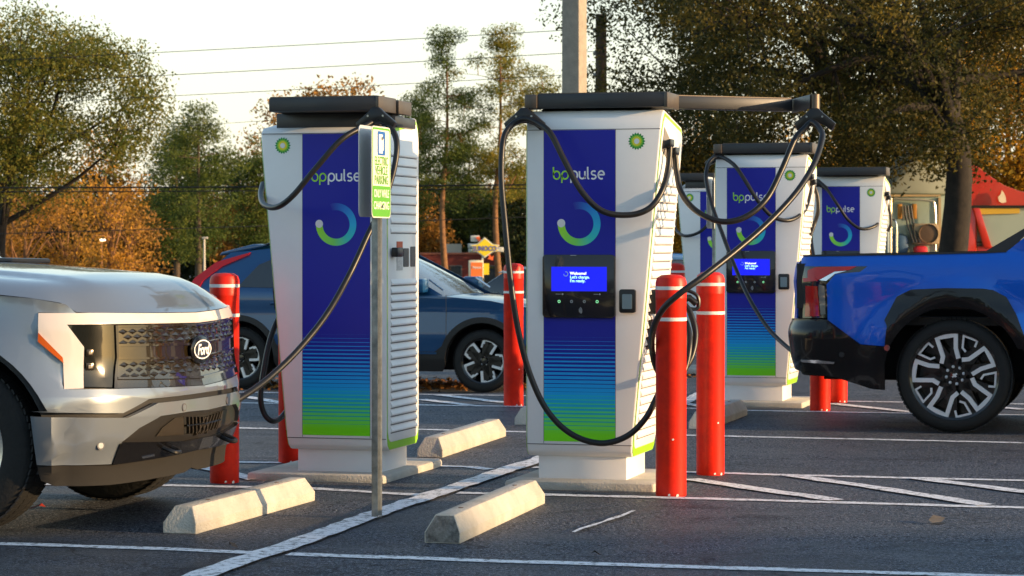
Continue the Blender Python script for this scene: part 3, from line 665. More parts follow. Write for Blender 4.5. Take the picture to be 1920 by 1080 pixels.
# ================= SIGNS =================
GALV = mat('galvanised_steel', (.33, .35, .35), .5, metal=.7, col2=(.16, .17, .17), vscale=14, bump=.2, bscale=40, rvar=.1)
def sign(base, h, zc, label, face=True, sz=(.305, .457)):
    t = thing('parking_sign', base, -TH, label, 'sign', None)
    mb = MB(); y = .024
    sec = [(.016, -y), (.016, -y-.012), (.012, -y-.012), (.012, -.014), (-.012, -.014), (-.012, .014), (.012, .014), (.012, y+.012), (.016, y+.012), (.016, y), (.018, .018), (-.018, .018), (-.018, -.018), (.018, -.018)]
    sec = [(.018, -.034), (.018, -.030), (.005, -.022), (-.014, -.020), (-.014, .020), (.005, .022), (.018, .030), (.018, .034), (.012, .034), (-.018, .024), (-.018, -.024), (.012, -.034)]
    mb.prism(sec, lambda a, b, d: (a, b, d), 0, h); mb.build('post', GALV, t)
    mb = MB()
    for i in range(int(h/.05)): mb.box(-.0192, -.018, -.005, .005, .03+i*.05, .042+i*.05)
    mb.build('post_hole', mat('hole_dark', (.02, .02, .02), .9), t.children[0], smooth=0)
    W, H = sz
    def F1(a, z, o): return (.022+o, a, z)          # faces +x (right)
    mb = MB(); mb.panel(rrect(-W/2, W/2, zc-H/2, zc+H/2, .03), F1, .003, (0, 0), back=True); p = mb.build('sign_plate', mat('sign_white', (.68, .68, .60), .5), t, smooth=30)
    if face:
        gr = mat('sign_green', (.10, .36, .03), .5); mb = MB(); o = rrect(-W/2+.006, W/2-.006, zc-H/2+.006, zc+H/2-.006, .026); i_ = rrect(-W/2+.016, W/2-.016, zc-H/2+.016, zc+H/2-.016, .018); n = len(o)
        mb.add([F1(a, b, .0038) for a, b in o+i_], [(k, (k+1) % n, n+(k+1) % n, n+k) for k in range(n)])
        mb.panel([(-W/2+.012, zc-H/2+.012), (W/2-.012, zc-H/2+.012), (W/2-.012, zc-H/2+.16), (-W/2+.012, zc-H/2+.16)], F1, .0006, (0, 0), base=.003); mb.build('green_field', gr, p, smooth=0, fix=False)
        mb = MB()
        for s_, z, sz_ in (('ELECTRIC', .035, .062), ('VEHICLE', -.012, .062), ('PARKING', -.059, .062)):
            tm = text_mesh(s_, sz_, .0008, 'CENTER', bold=.0006, sx=.80 if s_ == 'ELECTRIC' else .86); mb.add(place_text(tm, (.0264, 0, zc+z), (0, 1, 0), (0, 0, 1), (1, 0, 0)).v, tm.f)
        mb.build('green_lettering', gr, p, smooth=0, fix=False)
        mb = MB()
        for s_, z in (('ONLY WHILE', -.125), ('CHARGING', -.185)):
            tm = text_mesh(s_, .056, .0008, 'CENTER', bold=.0006, sx=.72 if s_[0] == 'O' else .86); mb.add(place_text(tm, (.0266, 0, zc+z), (0, 1, 0), (0, 0, 1), (1, 0, 0)).v, tm.f)
        mb.build('white_lettering', mat('sign_letter_white', (.85, .85, .8), .45), p, smooth=0, fix=False)
        mb = MB(); mb.panel(rrect(-.062, .062, zc+.085, zc+.205, .012), F1, .0008, (0, 0), base=.003); mb.build('blue_field', mat('sign_blue', (.02, .12, .42), .45), p, smooth=0)
        mb = MB(); mb.panel([(-.04, zc+.095), (.02, zc+.095), (.02, zc+.19), (-.04, zc+.19)], F1, .0006, (0, 0), base=.0038); mb.panel([(.028, zc+.11), (.036, zc+.11), (.036, zc+.17), (.028, zc+.17)], F1, .0006, (0, 0), base=.0038); mb.build('pump_pictogram', mat('sign_letter_white', (1, 1, 1)), p, smooth=0)
    mb = MB()
    for z in (zc-.17, zc+.17): mb.lathe([(0, .034), (.008, .034), (.009, .028), (.009, .02)], 8, 'x', (0, 0, z))
    mb.build('bolt', mat('steel', (.5, .5, .5), .3, metal=1), p)
    def F2(a, z, o): return (-.042-o, a, z)
    mb = MB(); mb.panel(rrect(-W/2, W/2, zc-H/2+.005, zc+H/2+.005, .03), F2, .003, (0, 0), back=True); mb.build('rear_sign_plate', mat('sign_back', (.62, .66, .70), .45, metal=.3, var=.1), t, smooth=30)
    return t
sg = sign(ground(706, 972), 1.52+.42, 1.735, 'green and white electric vehicle parking sign on a galvanised post before the left charger')
s2 = sign(at(1340, 800, 22.3)*1, 1.94, 1.735, 'small edge-on parking sign on a thin post behind the two red bollards', face=False); s2.location.z = 0
# ================= VEHICLES =================
class Plan:
    """plan outline of half a body, from the middle of one end round the corner along the near side"""
    def __init__(s, pts):
        P = spline([(x, y, 0) for x, y in pts], 16); s.p = [(q.x, q.y) for q in P]; s.t = [0]
        for a, b in zip(s.p, s.p[1:]): s.t.append(s.t[-1]+math.hypot(b[0]-a[0], b[1]-a[1]))
        s.px = [q[0] for q in s.p]; s.py = [q[1] for q in s.p]; s.T = s.t[-1]
    def at(s, t):
        m = 1
        if t < 0: t = -t; m = -1
        x = interp(t, s.t, s.px); y = interp(t, s.t, s.py)
        e = .012; x1 = interp(t+e, s.t, s.px); y1 = interp(t+e, s.t, s.py); x0 = interp(max(t-e, 0), s.t, s.px); y0 = interp(max(t-e, 0), s.t, s.py)
        if t < e: x0, y0 = x1, -y1
        dx, dy = x1-x0, y1-y0; L = math.hypot(dx, dy) or 1
        return x, y*m, -dy/L, dx/L*m, 0
    def tx(s, x):
        """parameter of the side point with that x"""
        i0 = next(i for i, y in enumerate(s.py) if y < -.5); i1 = next((i for i in range(len(s.py)-1, 0, -1) if s.py[i] < -.5))
        X, Tt = s.px[i0:i1+1], s.t[i0:i1+1]
        return float(np.interp(x, X, Tt)) if X[-1] > X[0] else float(np.interp(x, X[::-1], Tt[::-1]))
    def mapf(s, prof=None, sgn=1):
        def f(t, z, o):
            x, y, nx, ny, _ = s.at(t)
            if prof: o = o+prof(abs(t), z)
            return (x+nx*o*sgn, y+ny*o*sgn, z)
        return f
TYRE = mat('tyre_rubber', (.014, .014, .014), .75, bump=.3, bscale=50, var=.3, vscale=12)
RIMB = mat('rim_black', (.010, .010, .011), .25, coat=.6); RIMS = mat('rim_machined', (.78, .78, .80), .42, metal=.35)
WELL = mat('wheel_well', (.008, .008, .008), .9)
def lathe_tyre(mb, r, w, rr, y0=0):
    s_ = w/2; mb.lathe([(rr, -s_*.88), (rr+.012, -s_), (rr+.04, -s_*1.03), (r-.035, -s_*.99), (r-.012, -s_*.9), (r, -s_*.70), (r+.002, 0), (r, s_*.70), (r-.012, s_*.9), (r-.035, s_*.99), (rr+.04, s_*1.03), (rr+.012, s_), (rr, s_*.88)], 72, 'y', (0, y0, 0))
def tread(mb, r, w):
    n = 72
    for k in range(n):
        a = 2*math.pi*k/n
        for j, sh in ((-.33, 0), (0, .5), (.33, 0)):
            an = a+sh*2*math.pi/n; c = Vector((math.cos(an), 0, math.sin(an))); t = Vector((-c.z, 0, c.x))
            mb.obox(c*(r-.0015)+Vector((0, j*w, 0)), t*(math.pi*r/n*.78)+Vector((0, .006 if j else -.006, 0)), Vector((0, w*.135, 0)), c*.004)
def ribbon3(mb, pts, w, y0, y1, mi=0, closed=False):
    """flat bar following pts (x,z) in the wheel plane, from depth y0 (outer) to y1"""
    P = [Vector(p) for p in pts]; n = len(P); A, B = [], []
    for i, p in enumerate(P):
        if closed: t = (P[(i+1) % n]-P[i-1])
        else: t = P[min(i+1, n-1)]-P[max(i-1, 0)]
        d1 = (P[(i+1) % n]-p) if (closed or i < n-1) else p-P[i-1]; d0 = (p-P[i-1]) if (closed or i > 0) else d1
        d1, d0 = d1.normalized(), d0.normalized(); t = (d1+d0).normalized() if (d1+d0).length > .05 else d1
        nn = Vector((-t.y, t.x)); k = 1/max(.45, nn.dot(Vector((-d1.y, d1.x)))); A.append(p+nn*w/2*k); B.append(p-nn*w/2*k)
    m = n if closed else n-1
    vs = [(p.x, y0, p.y) for p in A]+[(p.x, y0, p.y) for p in B]+[(p.x, y1, p.y) for p in A]+[(p.x, y1, p.y) for p in B]
    fs = []
    for i in range(m):
        j = (i+1) % n; fs += [(i, j, n+j, n+i), (2*n+i, 3*n+i, 3*n+j, 2*n+j), (i, 2*n+i, 2*n+j, j), (n+i, n+j, 3*n+j, 3*n+i)]
    if not closed: fs += [(0, n, 3*n, 2*n), (n-1, 3*n-1, 4*n-1, 2*n-1)]
    mb.add(vs, fs, mi)
def pol(r, a): return (r*math.cos(R(a)), r*math.sin(R(a)))
def wheel(parent, loc, r, w, rr, style, side=-1, phase=0, rot=0):
    """a wheel part; sub-parts tyre and rim. local y<0 is the outside"""
    e = bpy.data.objects.new('wheel', None); COL.objects.link(e); e.parent = parent; e.location = loc
    e.rotation_euler = (0, 0, (0 if side < 0 else math.pi)+rot); e.empty_display_size = .1
    mb = MB(); lathe_tyre(mb, r-.004, w, rr); tread(mb, r-.004, w); mb.build('tyre', TYRE, e, smooth=40)
    yo = -w/2*.80
    mb = MB(); mb.lathe([(rr+.010, yo-.012), (rr+.004, yo-.018), (rr-.012, yo-.010), (rr-.02, yo+.03), (rr-.03, w*.3), (0, w*.32)], 72, 'y')
    mb.lathe([(0, yo+.06), (rr*.25, yo+.06), (rr*.30, yo+.12), (0, yo+.12)], 40, 'y')           # hub
    mb.lathe([(rr*.62, w*.05), (rr*.62, w*.12), (rr*.2, w*.12), (rr*.2, w*.05)], 48, 'y', closed=True)   # brake disc
    k = 5
    if style == 'silverado':
        for i in range(k):
            a = phase+72*i
            ribbon3(mb, [pol(rr*.26, a), pol(rr*.55, a+16), pol(rr*.99, a+19)], .075, yo+.03, yo+.055); ribbon3(mb, [pol(rr*.26, a), pol(rr*.55, a-16), pol(rr*.99, a-19)], .075, yo+.03, yo+.055)
    elif style == 'niro':
        for i in range(k):
            a = phase+72*i
            ribbon3(mb, [pol(rr*.2, a), pol(rr*.6, a+10), pol(rr*.99, a+17)], .075, yo+.02, yo+.045); ribbon3(mb, [pol(rr*.2, a), pol(rr*.6, a-10), pol(rr*.99, a-17)], .075, yo+.02, yo+.045)
    else:
        for i in range(6):
            a = phase+60*i; ribbon3(mb, [pol(rr*.2, a), pol(rr*.99, a+5)], .09, yo+.02, yo+.05); ribbon3(mb, [pol(rr*.2, a), pol(rr*.99, a-12)], .05, yo+.02, yo+.05)
    rim = mb.build('rim', RIMB if style != 'f' else mat('rim_silver', (.55, .55, .56), .3, metal=.9), e, smooth=30)
    mb = MB()
    if style == 'silverado':
        for i in range(k):
            a = phase+72*i; q = rr
            # tall U loop pairs with a crooked outer end
            ribbon3(mb, [pol(q*.40, a-26), pol(q*.62, a-16), pol(q*.93, a-15), pol(q*.945, a+12), pol(q*.50, a+18), pol(q*.40, a+34)], .030, yo-.004, yo+.03)
            ribbon3(mb, [pol(q*.80, a+24), pol(q*.945, a+26), pol(q*.935, a+46), pol(q*.66, a+43), pol(q*.60, a+34)], .014, yo+.002, yo+.03)
    elif style == 'niro':
        for i in range(k):
            a = phase+72*i; q = rr
            ribbon3(mb, [pol(q*.45, a-30), pol(q*.90, a-23), pol(q*.97, a-8), pol(q*.97, a+14), pol(q*.78, a+18)], .026, yo-.002, yo+.02)
            ribbon3(mb, [pol(q*.80, a+20), pol(q*.62, a+26)], .016, yo-.002, yo+.02)
    if mb.v: mb.build('machined_face', RIMS, rim, smooth=0)
    nl = 8 if style == 'silverado' else 5
    for i in range(nl):
        mb = MB(); x, z = pol(rr*.20, 360*i/nl+12); mb.lathe([(0, yo+.035), (.010, yo+.038), (.012, yo+.06), (.012, yo+.08)], 10, 'y', (x, 0, z))
        mb.build('lug_nut', RIMS, rim, smooth=40)
    mb = MB(); mb.lathe([(0, yo+.02), (.032, yo+.022), (.037, yo+.03), (.037, yo+.09)], 24, 'y')
    hc = mb.build('hub_cap', RIMB, rim, smooth=40)
    if style == 'silverado':
        mb = MB()
        P = [(-.022, -.006), (-.006, -.006), (-.006, -.012), (.010, -.012), (.008, -.003), (.024, -.003), (.022, .007), (.006, .007), (.006, .012), (-.010, .012), (-.008, .004), (-.024, .004)]
        mb.prism([(a*.8-b*.7, b*1.0+a*.5) for a, b in P], lambda a, b, d: (a, d, b), yo+.018, yo+.024); mb.build('badge', RIMS, rim, smooth=0)
    return e
def arc_pts(cx, cz, r, a0, a1, n=22): return [(cx+r*math.cos(R(a0+(a1-a0)*i/n)), cz+r*math.sin(R(a0+(a1-a0)*i/n))) for i in range(n+1)]
GLASS = mat('car_glass', (.015, .02, .022), .03, coat=1, spec=.8)
CHROME = mat('chrome', (.8, .8, .8), .12, metal=1)
PLA = mat('cladding_plastic', (.016, .016, .017), .55, bump=.1, bscale=120)
PBLK = mat('paint_gloss_black', (.004, .004, .005), .25, coat=.45, coatr=.05, spec=.3)
def both(mb): return mb.mirror(1)
def silver_pickup():
    S = Frame((-2.366-.012, 12.737, 0), R(16)); F = .84
    plan = Plan([(F, 0), (F-.012, -.25), (F-.05, -.5), (F-.11, -.70), (F-.19, -.84), (F-.30, -.935), (F-.45, -.985), (.15, -1.0), (-.5, -1.005), (-2, -1.01), (-3.6, -1.01), (-4.5, -1.0), (-4.9, -.99)])
    T = plan.T
    def prof(t, z):
        k = 1-sstep(.85, 1.5, t)                       # front weight
        o = interp(z, [.28, .36, .45, .56, .655, .70, .78, 1.0, 1.06], [-.05, -.03, .01, .03, .032, .018, .0, -.01, -.03])*k
        s_ = 1-k
        o += s_*interp(z, [.3, .6, .8, 1.0, 1.12], [-.02, .0, .012, .0, -.02])
        d = math.hypot(plan.at(t)[0], z-.42); 
        if t > 1.0: o += .035*max(0, 1-abs(d-.52)/.14)
        d = math.hypot(plan.at(t)[0]+3.69, z-.42)
        if t > 1.0: o += .035*max(0, 1-abs(d-.52)/.14)
        return o
    W = plan.mapf(prof)
    t0 = thing('pickup_truck', S.O, -S.th, 'silver electric pickup truck nosing in from the left with a glossy dark grille', 'pickup truck')
    SIL = mat('silver_paint', (.24, .275, .315), .28, metal=.5, coat=1, coatr=.04, var=.03, vscale=1)
    def tz(cx, cy, g=None):
        """crop pixel -> (t,z) on the skin"""
        px, py = cx/1.742, 400+cy/1.742
        if cx >= 663.5:
            z = .8
            for _ in range(8):
                x0, y0 = proj(S.w(W(0, z, 0))); z += (y0-py)/378
            return 0.0, z
        if g is None: g = (max(.0, (381-px)/300*.95), 1.38-(py-HOR)/380)
        return S.unproj(W, px, py, g)
    def PP(pts): return [tz(*p) for p in pts]
    def P(pts, name, m, thick=.012, base=0, parent=None, step=(.05, .05), mir=True, center=True, bevel=0, smooth=40):
        q = PP(pts); mb = MB()
        if center: q = [(0 if t < .012 else t, z) for t, z in q]
        mb.panel(q, W, thick, step, base)
        if not center: return mb.pair(name, m, parent or t0, smooth=smooth, merge=True)
        if mir: both(mb)
        return mb.build(name, m, parent or t0, smooth=smooth, merge=True)
    # inner dark shell: front end, sides above and between the arches
    def tS(x): return plan.tx(x)
    arch = lambda cx, r, a0, a1: [(tS(cx+r*math.cos(R(a0+(a1-a0)*i/24))), .42+r*math.sin(R(a0+(a1-a0)*i/24))) for i in range(25)]
    zt = .99
    poly = [(0, .30), (tS(.44), .30), (tS(.50), .42)]+arch(0, .50, 0, 180)+[(tS(-.5), .32), (tS(-3.19), .32)]+arch(-3.69, .50, 0, 180)+[(tS(-4.2), .32), (T, .34), (T, zt), (0, zt)]
    mb = MB(); mb.panel(poly, W, .02, (.1, .1), -.035); both(mb)
    mb.build('inner_shell', PLA, t0, smooth=40, merge=True)
    # body side skin
    sh = PP([(0, 268), (110, 278), (213, 297), (246, 326)])
    lt = PP([(126, 323), (126, 405), (203, 490), (206, 545)])
    zsh = sh[0][1]
    bot = PP([(206, 573), (268, 574), (372, 573), (664, 562), (664, 584), (480, 606), (396, 652), (104, 647)])
    bot = [(0 if t < .03 else t, z) for t, z in bot]
    side = lt+bot+[(tS(.50), .60)]+arch(0, .53, 22, 180)+[(tS(-.53), .38), (tS(-3.16), .38)]+arch(-3.69, .53, 0, 180)+[(tS(-4.25), .42), (T, .42), (T, 1.14), (tS(-.6), zsh+.03), (tS(-.3), zsh+.008)]+sh
    mb = MB(); mb.panel(side, W, .014, (.06, .06)); both(mb); bs = mb.build('body_side', SIL, t0, smooth=40, merge=True)
    mb = MB()
    for x in (-.62, -1.62, -2.55):
        for a in (-1,): mb.panel([(tS(x), .45), (tS(x)+.006, .45), (tS(x)+.006, 1.12), (tS(x), 1.12)], W, .0006, (0, .1), .0141)
    mb.pair('door_gap', CH_DK, bs, smooth=0)
    # light bar
    P([(128, 325), (300, 325), (500, 326), (664, 324), (664, 356), (360, 361), (216, 363), (269, 437), (268, 571), (208, 573), (205, 490), (128, 405)], 'light_bar', mat('light_bar_white', (.60, .54, .50), .25, coat=.6, emit=(1, .8, .6), estr=.05), .022)
    P([(128, 389), (203, 470), (205, 488), (127, 418)], 'marker_lamp', mat('amber_lens', (.55, .10, .01), .2, coat=1), .006, .0225, center=False)
    hl = P([(218, 365), (366, 364), (374, 470), (360, 568), (270, 566), (270, 437)], 'headlight', mat('headlamp_glass', (.008, .009, .008), .12, coat=.25, spec=.3), .014, center=False)
    for cy, r_ in ((455, .020), (500, .022)):
        t, z = tz(288, cy); c = Vector(W(t, z, .016)); c2 = Vector(W(t, z, .03)); n_ = (c2-c).normalized(); s_ = n_.cross(Vector((0, 0, 1)))
        mb = MB(); mb.obox(c, s_*r_*.9, Vector((0, 0, r_*.8)), n_*.006); mb.obox(c+n_*.006, s_*r_*.55, Vector((0, 0, r_*.45)), n_*.004, 1); 
        mb.pair('lamp_element', [mat('lamp_bezel', (.05, .04, .03), .2, metal=.6), mat('lamp_lens', (.30, .26, .20), .1, coat=1)], hl, bevel=.002)
    # grille
    gm = mat('grille_gloss', (.040, .028, .012), .20, metal=.6, coat=1, coatr=.03)
    gr = P([(372, 366), (500, 362), (664, 357), (664, 561), (372, 571), (380, 470)], 'grille', gm, .008)
    mb = MB()
    tA, zA = tz(383, 470); ncol = 9
    for (ya, yb, rows) in ((372, 425, 3), (478, 532, 3)):
        if mb.v: mb.pair('grille_facets', mat('grille_facet', (.075, .055, .028), .18, metal=.8, coat=1), gr, smooth=0); mb = MB()
        for rI in range(rows):
            for c in range(ncol):
                f0, f1 = c/ncol, (c+1)/ncol
                def q(f, y): 
                    cx = 384+(664-384)*f; return tz_cache(cx, y)
                def tz_cache(cx, y):
                    t_, z_ = TG(cx, y); return t_, z_
                TG = lambda cx, y: (interp(cx, gx, gt), interp(y, gy, gzz)-.0)
                if c == 0 and rI == 0 and ya == 372:
                    gx = [384, 450, 520, 590, 664]; gt = [tz(x, 470)[0] for x in gx]; gt[-1] = 0; gy = [366, 470, 566]; gzz = [tz(520, y)[1] for y in gy]
                y0 = ya+(yb-ya)*rI/rows; y1 = ya+(yb-ya)*(rI+1)/rows; ym = (y0+y1)/2; fm = (f0+f1)/2; sh_ = .5/ncol*(rI % 2)
                pts = [q(min(1, f0+sh_), ym), q(min(1, fm+sh_), y0), q(min(1, f1+sh_), ym), q(min(1, fm+sh_), y1)]; ct = q(min(1, fm+sh_+.012), ym+2)
                hgt = .009
                vs = [W(a, b, .0085) for a, b in pts]+[W(ct[0], ct[1], .0085+hgt)]; mb.add(vs, [(0, 1, 4), (1, 2, 4), (2, 3, 4), (3, 0, 4)])
    mb.pair('grille_facets', MATS['grille_facet'], gr, smooth=0)
    for ya, yb in ((426, 434), (470, 477), (366, 371), (534, 541)):
        P([(376, ya), (500, ya-1), (664, ya-4), (664, yb-4), (500, yb-1), (376, yb)], 'grille_bar', gm, .02, .002, gr)
    for cx in (372,):
        P([(cx-4, 366), (cx+4, 366), (cx+6, 470), (cx+2, 570), (cx-8, 570), (cx, 470)], 'grille_edge', PBLK, .022, 0, gr, center=False)
    # badge: dark round housing with a white script oval
    tb, zb = 0.0, tz(664, 444)[1]; c = Vector(W(0, zb, .008))
    mb = MB(); mb.lathe([(0, .0), (.088, .0), (.095, .008), (.095, .016), (.085, .022), (0, .022)], 48, 'x'); mb.xf(lambda p: Vector((p.x+c.x, p.y*1.32, c.z+p.z*.74))); bd = mb.build('badge', PBLK, t0, smooth=40)
    x0 = c.x+.023
    def ov(ry, rz, n=48): return [(ry*math.cos(2*math.pi*i/n), rz*math.sin(2*math.pi*i/n)) for i in range(n)]
    mb = MB(); a, b_ = ov(.108, .048), ov(.098, .042); n = 48
    mb.add([(x0+.003, y, c.z+z) for y, z in a+b_], [(i, (i+1) % n, n+(i+1) % n, n+i) for i in range(n)]); mb.build('oval_outline', LETW, bd, smooth=0)
    mb = MB(); mb.add([(x0+.001, y, c.z+z) for y, z in ov(.098, .042)], [tuple(range(n))]); mb.build('oval_field', mat('badge_field', (.012, .012, .014), .25, coat=1), bd, smooth=0)
    tm = text_mesh('Ford', .075, .003, 'CENTER', bold=.0022, sx=.98); place_text(tm, (x0+.004, 0, c.z-.025), (0, 1, 0), (0, .25, 1), (1, 0, 0)); tm.build('script_lettering', LETW, bd, smooth=0, fix=False)
    # bumper
    bp = P([(104, 662), (250, 666), (404, 667), (500, 619), (664, 599), (664, 641), (600, 647), (510, 661), (440, 700), (385, 745), (364, 798), (350, 818), (240, 821), (124, 820)], 'front_bumper', SIL, .03)
    for cx, cy in ((317, 757), (583, 633)):
        t, z = tz(cx, cy); c = Vector(W(t, z, .031)); n_ = (Vector(W(t, z, .05))-c).normalized(); mb = MB()
        mb.tube([c-n_*.005, c+n_*.003], .020, 20, mi=0); mb.tube([c, c+n_*.004], .014, 20, mi=1); mb.pair('parking_sensor', [CH_DK, SIL], bp, smooth=40)
    li = P([(372, 790), (387, 747), (442, 703), (511, 664), (600, 650), (664, 645), (664, 735), (590, 745)], 'lower_grille', mat('lower_grille_grey', (.022, .020, .018), .4, metal=.2), .010)
    P([(500, 728), (588, 723), (588, 665), (560, 668), (520, 700)], 'bumper_insert', mat('insert_bronze', (.05, .040, .028), .4, metal=.5), .014, .006, li, center=False)
    P([(592, 664), (664, 656), (664, 712), (592, 722)], 'air_intake', WELL, .004, .0105, li)
    for k in range(6):
        cx = 600+k*11.5; P([(cx, 664), (cx+3.5, 664), (cx+3.5, 718), (cx, 719)], 'intake_slat', mat('insert_bronze', (1, 1, 1)), .020, .008, li, center=False)
    P([(592, 690), (664, 683), (664, 688), (592, 695)], 'intake_slat', PBLK, .024, .008, li)
    P([(352, 820), (376, 752), (385, 747), (590, 743), (664, 733), (664, 772), (590, 780)], 'lip_bar', PBLK, .04)
    P([(440, 794), (480, 786), (480, 792), (442, 800)], 'tow_trim', CHROME, .004, .041, center=False)
    for cx in (520,):
        t, z = tz(cx, 775); c = Vector(W(t, z, .04)); mb = MB(); mb.tube(spline([c+Vector((0, -.04, .02)), c+Vector((.05, -.035, .0)), c+Vector((.065, 0, -.005)), c+Vector((.05, .035, .0)), c+Vector((0, .04, .02))], 5), .012, 8); mb.pair('tow_hook', BLK, t0)
    P([(124, 822), (240, 823), (352, 822), (590, 783), (664, 774), (664, 830), (590, 846), (352, 886), (250, 890), (180, 890), (136, 872), (128, 846)], 'valance', mat('valance_grey', (.022, .021, .020), .8, spec=.2), .02)
    # hood
    zE = interp
    xe = [.84, .60, .40, .15, -.15, -.45, -.62]; ze = []
    e1 = tz(664, 322)[1]; e2 = tz(500, 324)[1]; e3 = tz(250, 325)[1]
    tt = [0, tz(500, 324)[0], tz(250, 325)[0], tz(215, 293)[0], tz(110, 277)[0], tz(0, 265)[0], tS(-.65)]
    zz = [e1, e2, e3, tz(215, 295)[1], tz(110, 277)[1], tz(0, 265)[1], tz(0, 265)[1]+.03]
    XB = -.60
    def hood(a, b):
        """a across -1..1, b 0 rear..1 front edge"""
        t = abs(a)
        tmax = tS(XB)
        # edge point by arc parameter; interior point pulled to the rear centre line
        te = t*tmax; ex, ey, nx, ny, _ = plan.at(te); o = W(te, interp(te, tt, zz), .012); ex, ey = o[0], o[1]
        ze_ = interp(te, tt, zz); 
        cxr = XB; cy = ey*.0
        return ex, ey, ze_
    N1, N2 = 56, 26
    mb = MB()
    edge = [hood(-1+2*i/N1, 1) for i in range(N1+1)]
    def top(x, y):
        yc = abs(y)
        zc = interp(x, [-.62, -.3, .1, .4, .6, .72, .80, .85], [1.29, 1.275, 1.25, 1.225, 1.195, 1.155, 1.105, 1.06])
        zc -= .030*(yc/.95)**2
        zc -= .018*sstep(.62, .52, yc)*0
        bul = .018*sstep(.66, .58, yc)*sstep(.75, .35, x); return zc+bul-.012
    vs = []
    for i, (ex, ey, ez) in enumerate(edge):
        side_ = -1 if i < N1/2 else 1
        ey = abs(ey)*side_
        # target inner point straight inwards
        ix, iy = (min(ex, .40)-.0, ey*.0)
        tx_ = XB+.0; ax = XB if ex < .2 else XB+(ex-.2)*.9
        for j in range(N2+1):
            f = j/N2; g = f
            x = ex+(ax-ex)*g; y = ey*(1-g)
            d = math.hypot(x-ex, y-ey); k = 1-(1-min(1, d/.30))**2.4
            z = ez+(max(top(x, y), ez-.05)-ez)*k
            vs.append((x, y, z))
    fs = [(i*(N2+1)+j, (i+1)*(N2+1)+j, (i+1)*(N2+1)+j+1, i*(N2+1)+j+1) for i in range(N1) for j in range(N2)]
    mb.add(vs, fs); n0 = len(vs)
    hd = mb.build('hood', SIL, t0, smooth=60, merge=True)
    if hd.data.polygons[len(hd.data.polygons)//2].normal.z < 0: hd.data.flip_normals()
    # cab: loaf with glass
    def loaf(name, prof_, wf, m, nseg=18, caps=True, parent=None):
        mb = MB(); n = nseg
        for x, z in prof_:
            for k in range(n+1):
                s_ = -1+2*k/n; mb.v.append((x-.10*abs(s_)**2.5*(1 if x > -1.5 else -1)*.6, s_*wf(z), z-.035*abs(s_)**3))
        for i in range(len(prof_)-1):
            for k in range(n): mb.f.append([i*(n+1)+k, i*(n+1)+k+1, (i+1)*(n+1)+k+1, (i+1)*(n+1)+k]); mb.m.append(0); mb.c.append(None)
        return mb.build(name, m, parent or t0, smooth=50)
    wf = lambda z: interp(z, [1.1, 1.3, 1.6, 1.9, 1.98], [.96, .90, .82, .74, .70])
    loaf('windshield', [(-.50, 1.245), (-.8, 1.44), (-1.1, 1.64), (-1.42, 1.84)], wf, mat('windshield_glass', (.09, .11, .12), .05, coat=1, spec=.9))
    loaf('roof', [(-1.42, 1.84), (-1.55, 1.90), (-1.8, 1.94), (-2.4, 1.95), (-2.9, 1.92), (-3.05, 1.86), (-3.12, 1.7), (-3.15, 1.2)], wf, SIL)
    mb = MB()
    gs = lambda x, z, o: (x, -(interp(z, [1.1, 1.3, 1.6, 1.9, 1.98], [.975, .92, .84, .755, .72])+o), z)
    mb.panel([(-.55, 1.12), (-.62, 1.22), (-1.45, 1.82), (-1.8, 1.90), (-2.8, 1.89), (-3.05, 1.80), (-3.12, 1.12)], gs, .006, (.2, .1), -.01); cs = mb.pair('cab_side', SIL, t0, smooth=40)
    mb = MB()
    for q in ([(-.9, 1.2), (-1.5, 1.76), (-2.0, 1.82), (-2.0, 1.2)], [(-2.08, 1.2), (-2.08, 1.82), (-2.7, 1.8), (-2.95, 1.72), (-3.0, 1.2)]): mb.panel(q, gs, .006, (.2, .1), -.004)
    mb.pair('side_window', GLASS, cs, smooth=40)
    mb = MB(); mb.box(-1.02, -.86, -1.2, -1.0, 1.18, 1.36); mb.pair('side_mirror', SIL, t0, bevel=.03)
    mb = MB(); mb.box(-4.9, -3.15, -.93, .93, .75, .80); mb.box(-4.92, -4.88, -.98, .98, .5, 1.13); mb.box(-3.2, -3.15, -.93, .93, .8, 1.13); mb.build('cargo_bed', SIL, t0, bevel=.01)
    mb = MB(); mb.box(-4.9, .35, -.62, .62, .36, .72); mb.build('underbody', WELL, t0)
    mb = MB(); mb.box(-.6, .45, -.70, .70, .72, 1.03); mb.box(-3.2, -.6, -.9, .9, .5, 1.1); mb.build('inner_bay', WELL, t0)
    mb = MB()
    for y0, y1 in ((.3, .05), (-.05, -.5)): mb.tube(spline([(-.44, y0, 1.300), (-.46, (y0+y1)/2, 1.312), (-.52, y1, 1.33)], 5), .010, 6)
    mb.tube([(-.40, -.85, 1.283), (-.44, 0, 1.297), (-.40, .85, 1.283)], .014, 6)
    mb.build('wiper', BLK, t0)
    for x in (0, -3.69):
        for s_ in (-1, 1): wheel(t0, (x, s_*.855, .419), .419, .275, .262, 'f', s_, rot=R(3) if x == 0 else 0)
    return t0, S
SILV, SFR = silver_pickup()
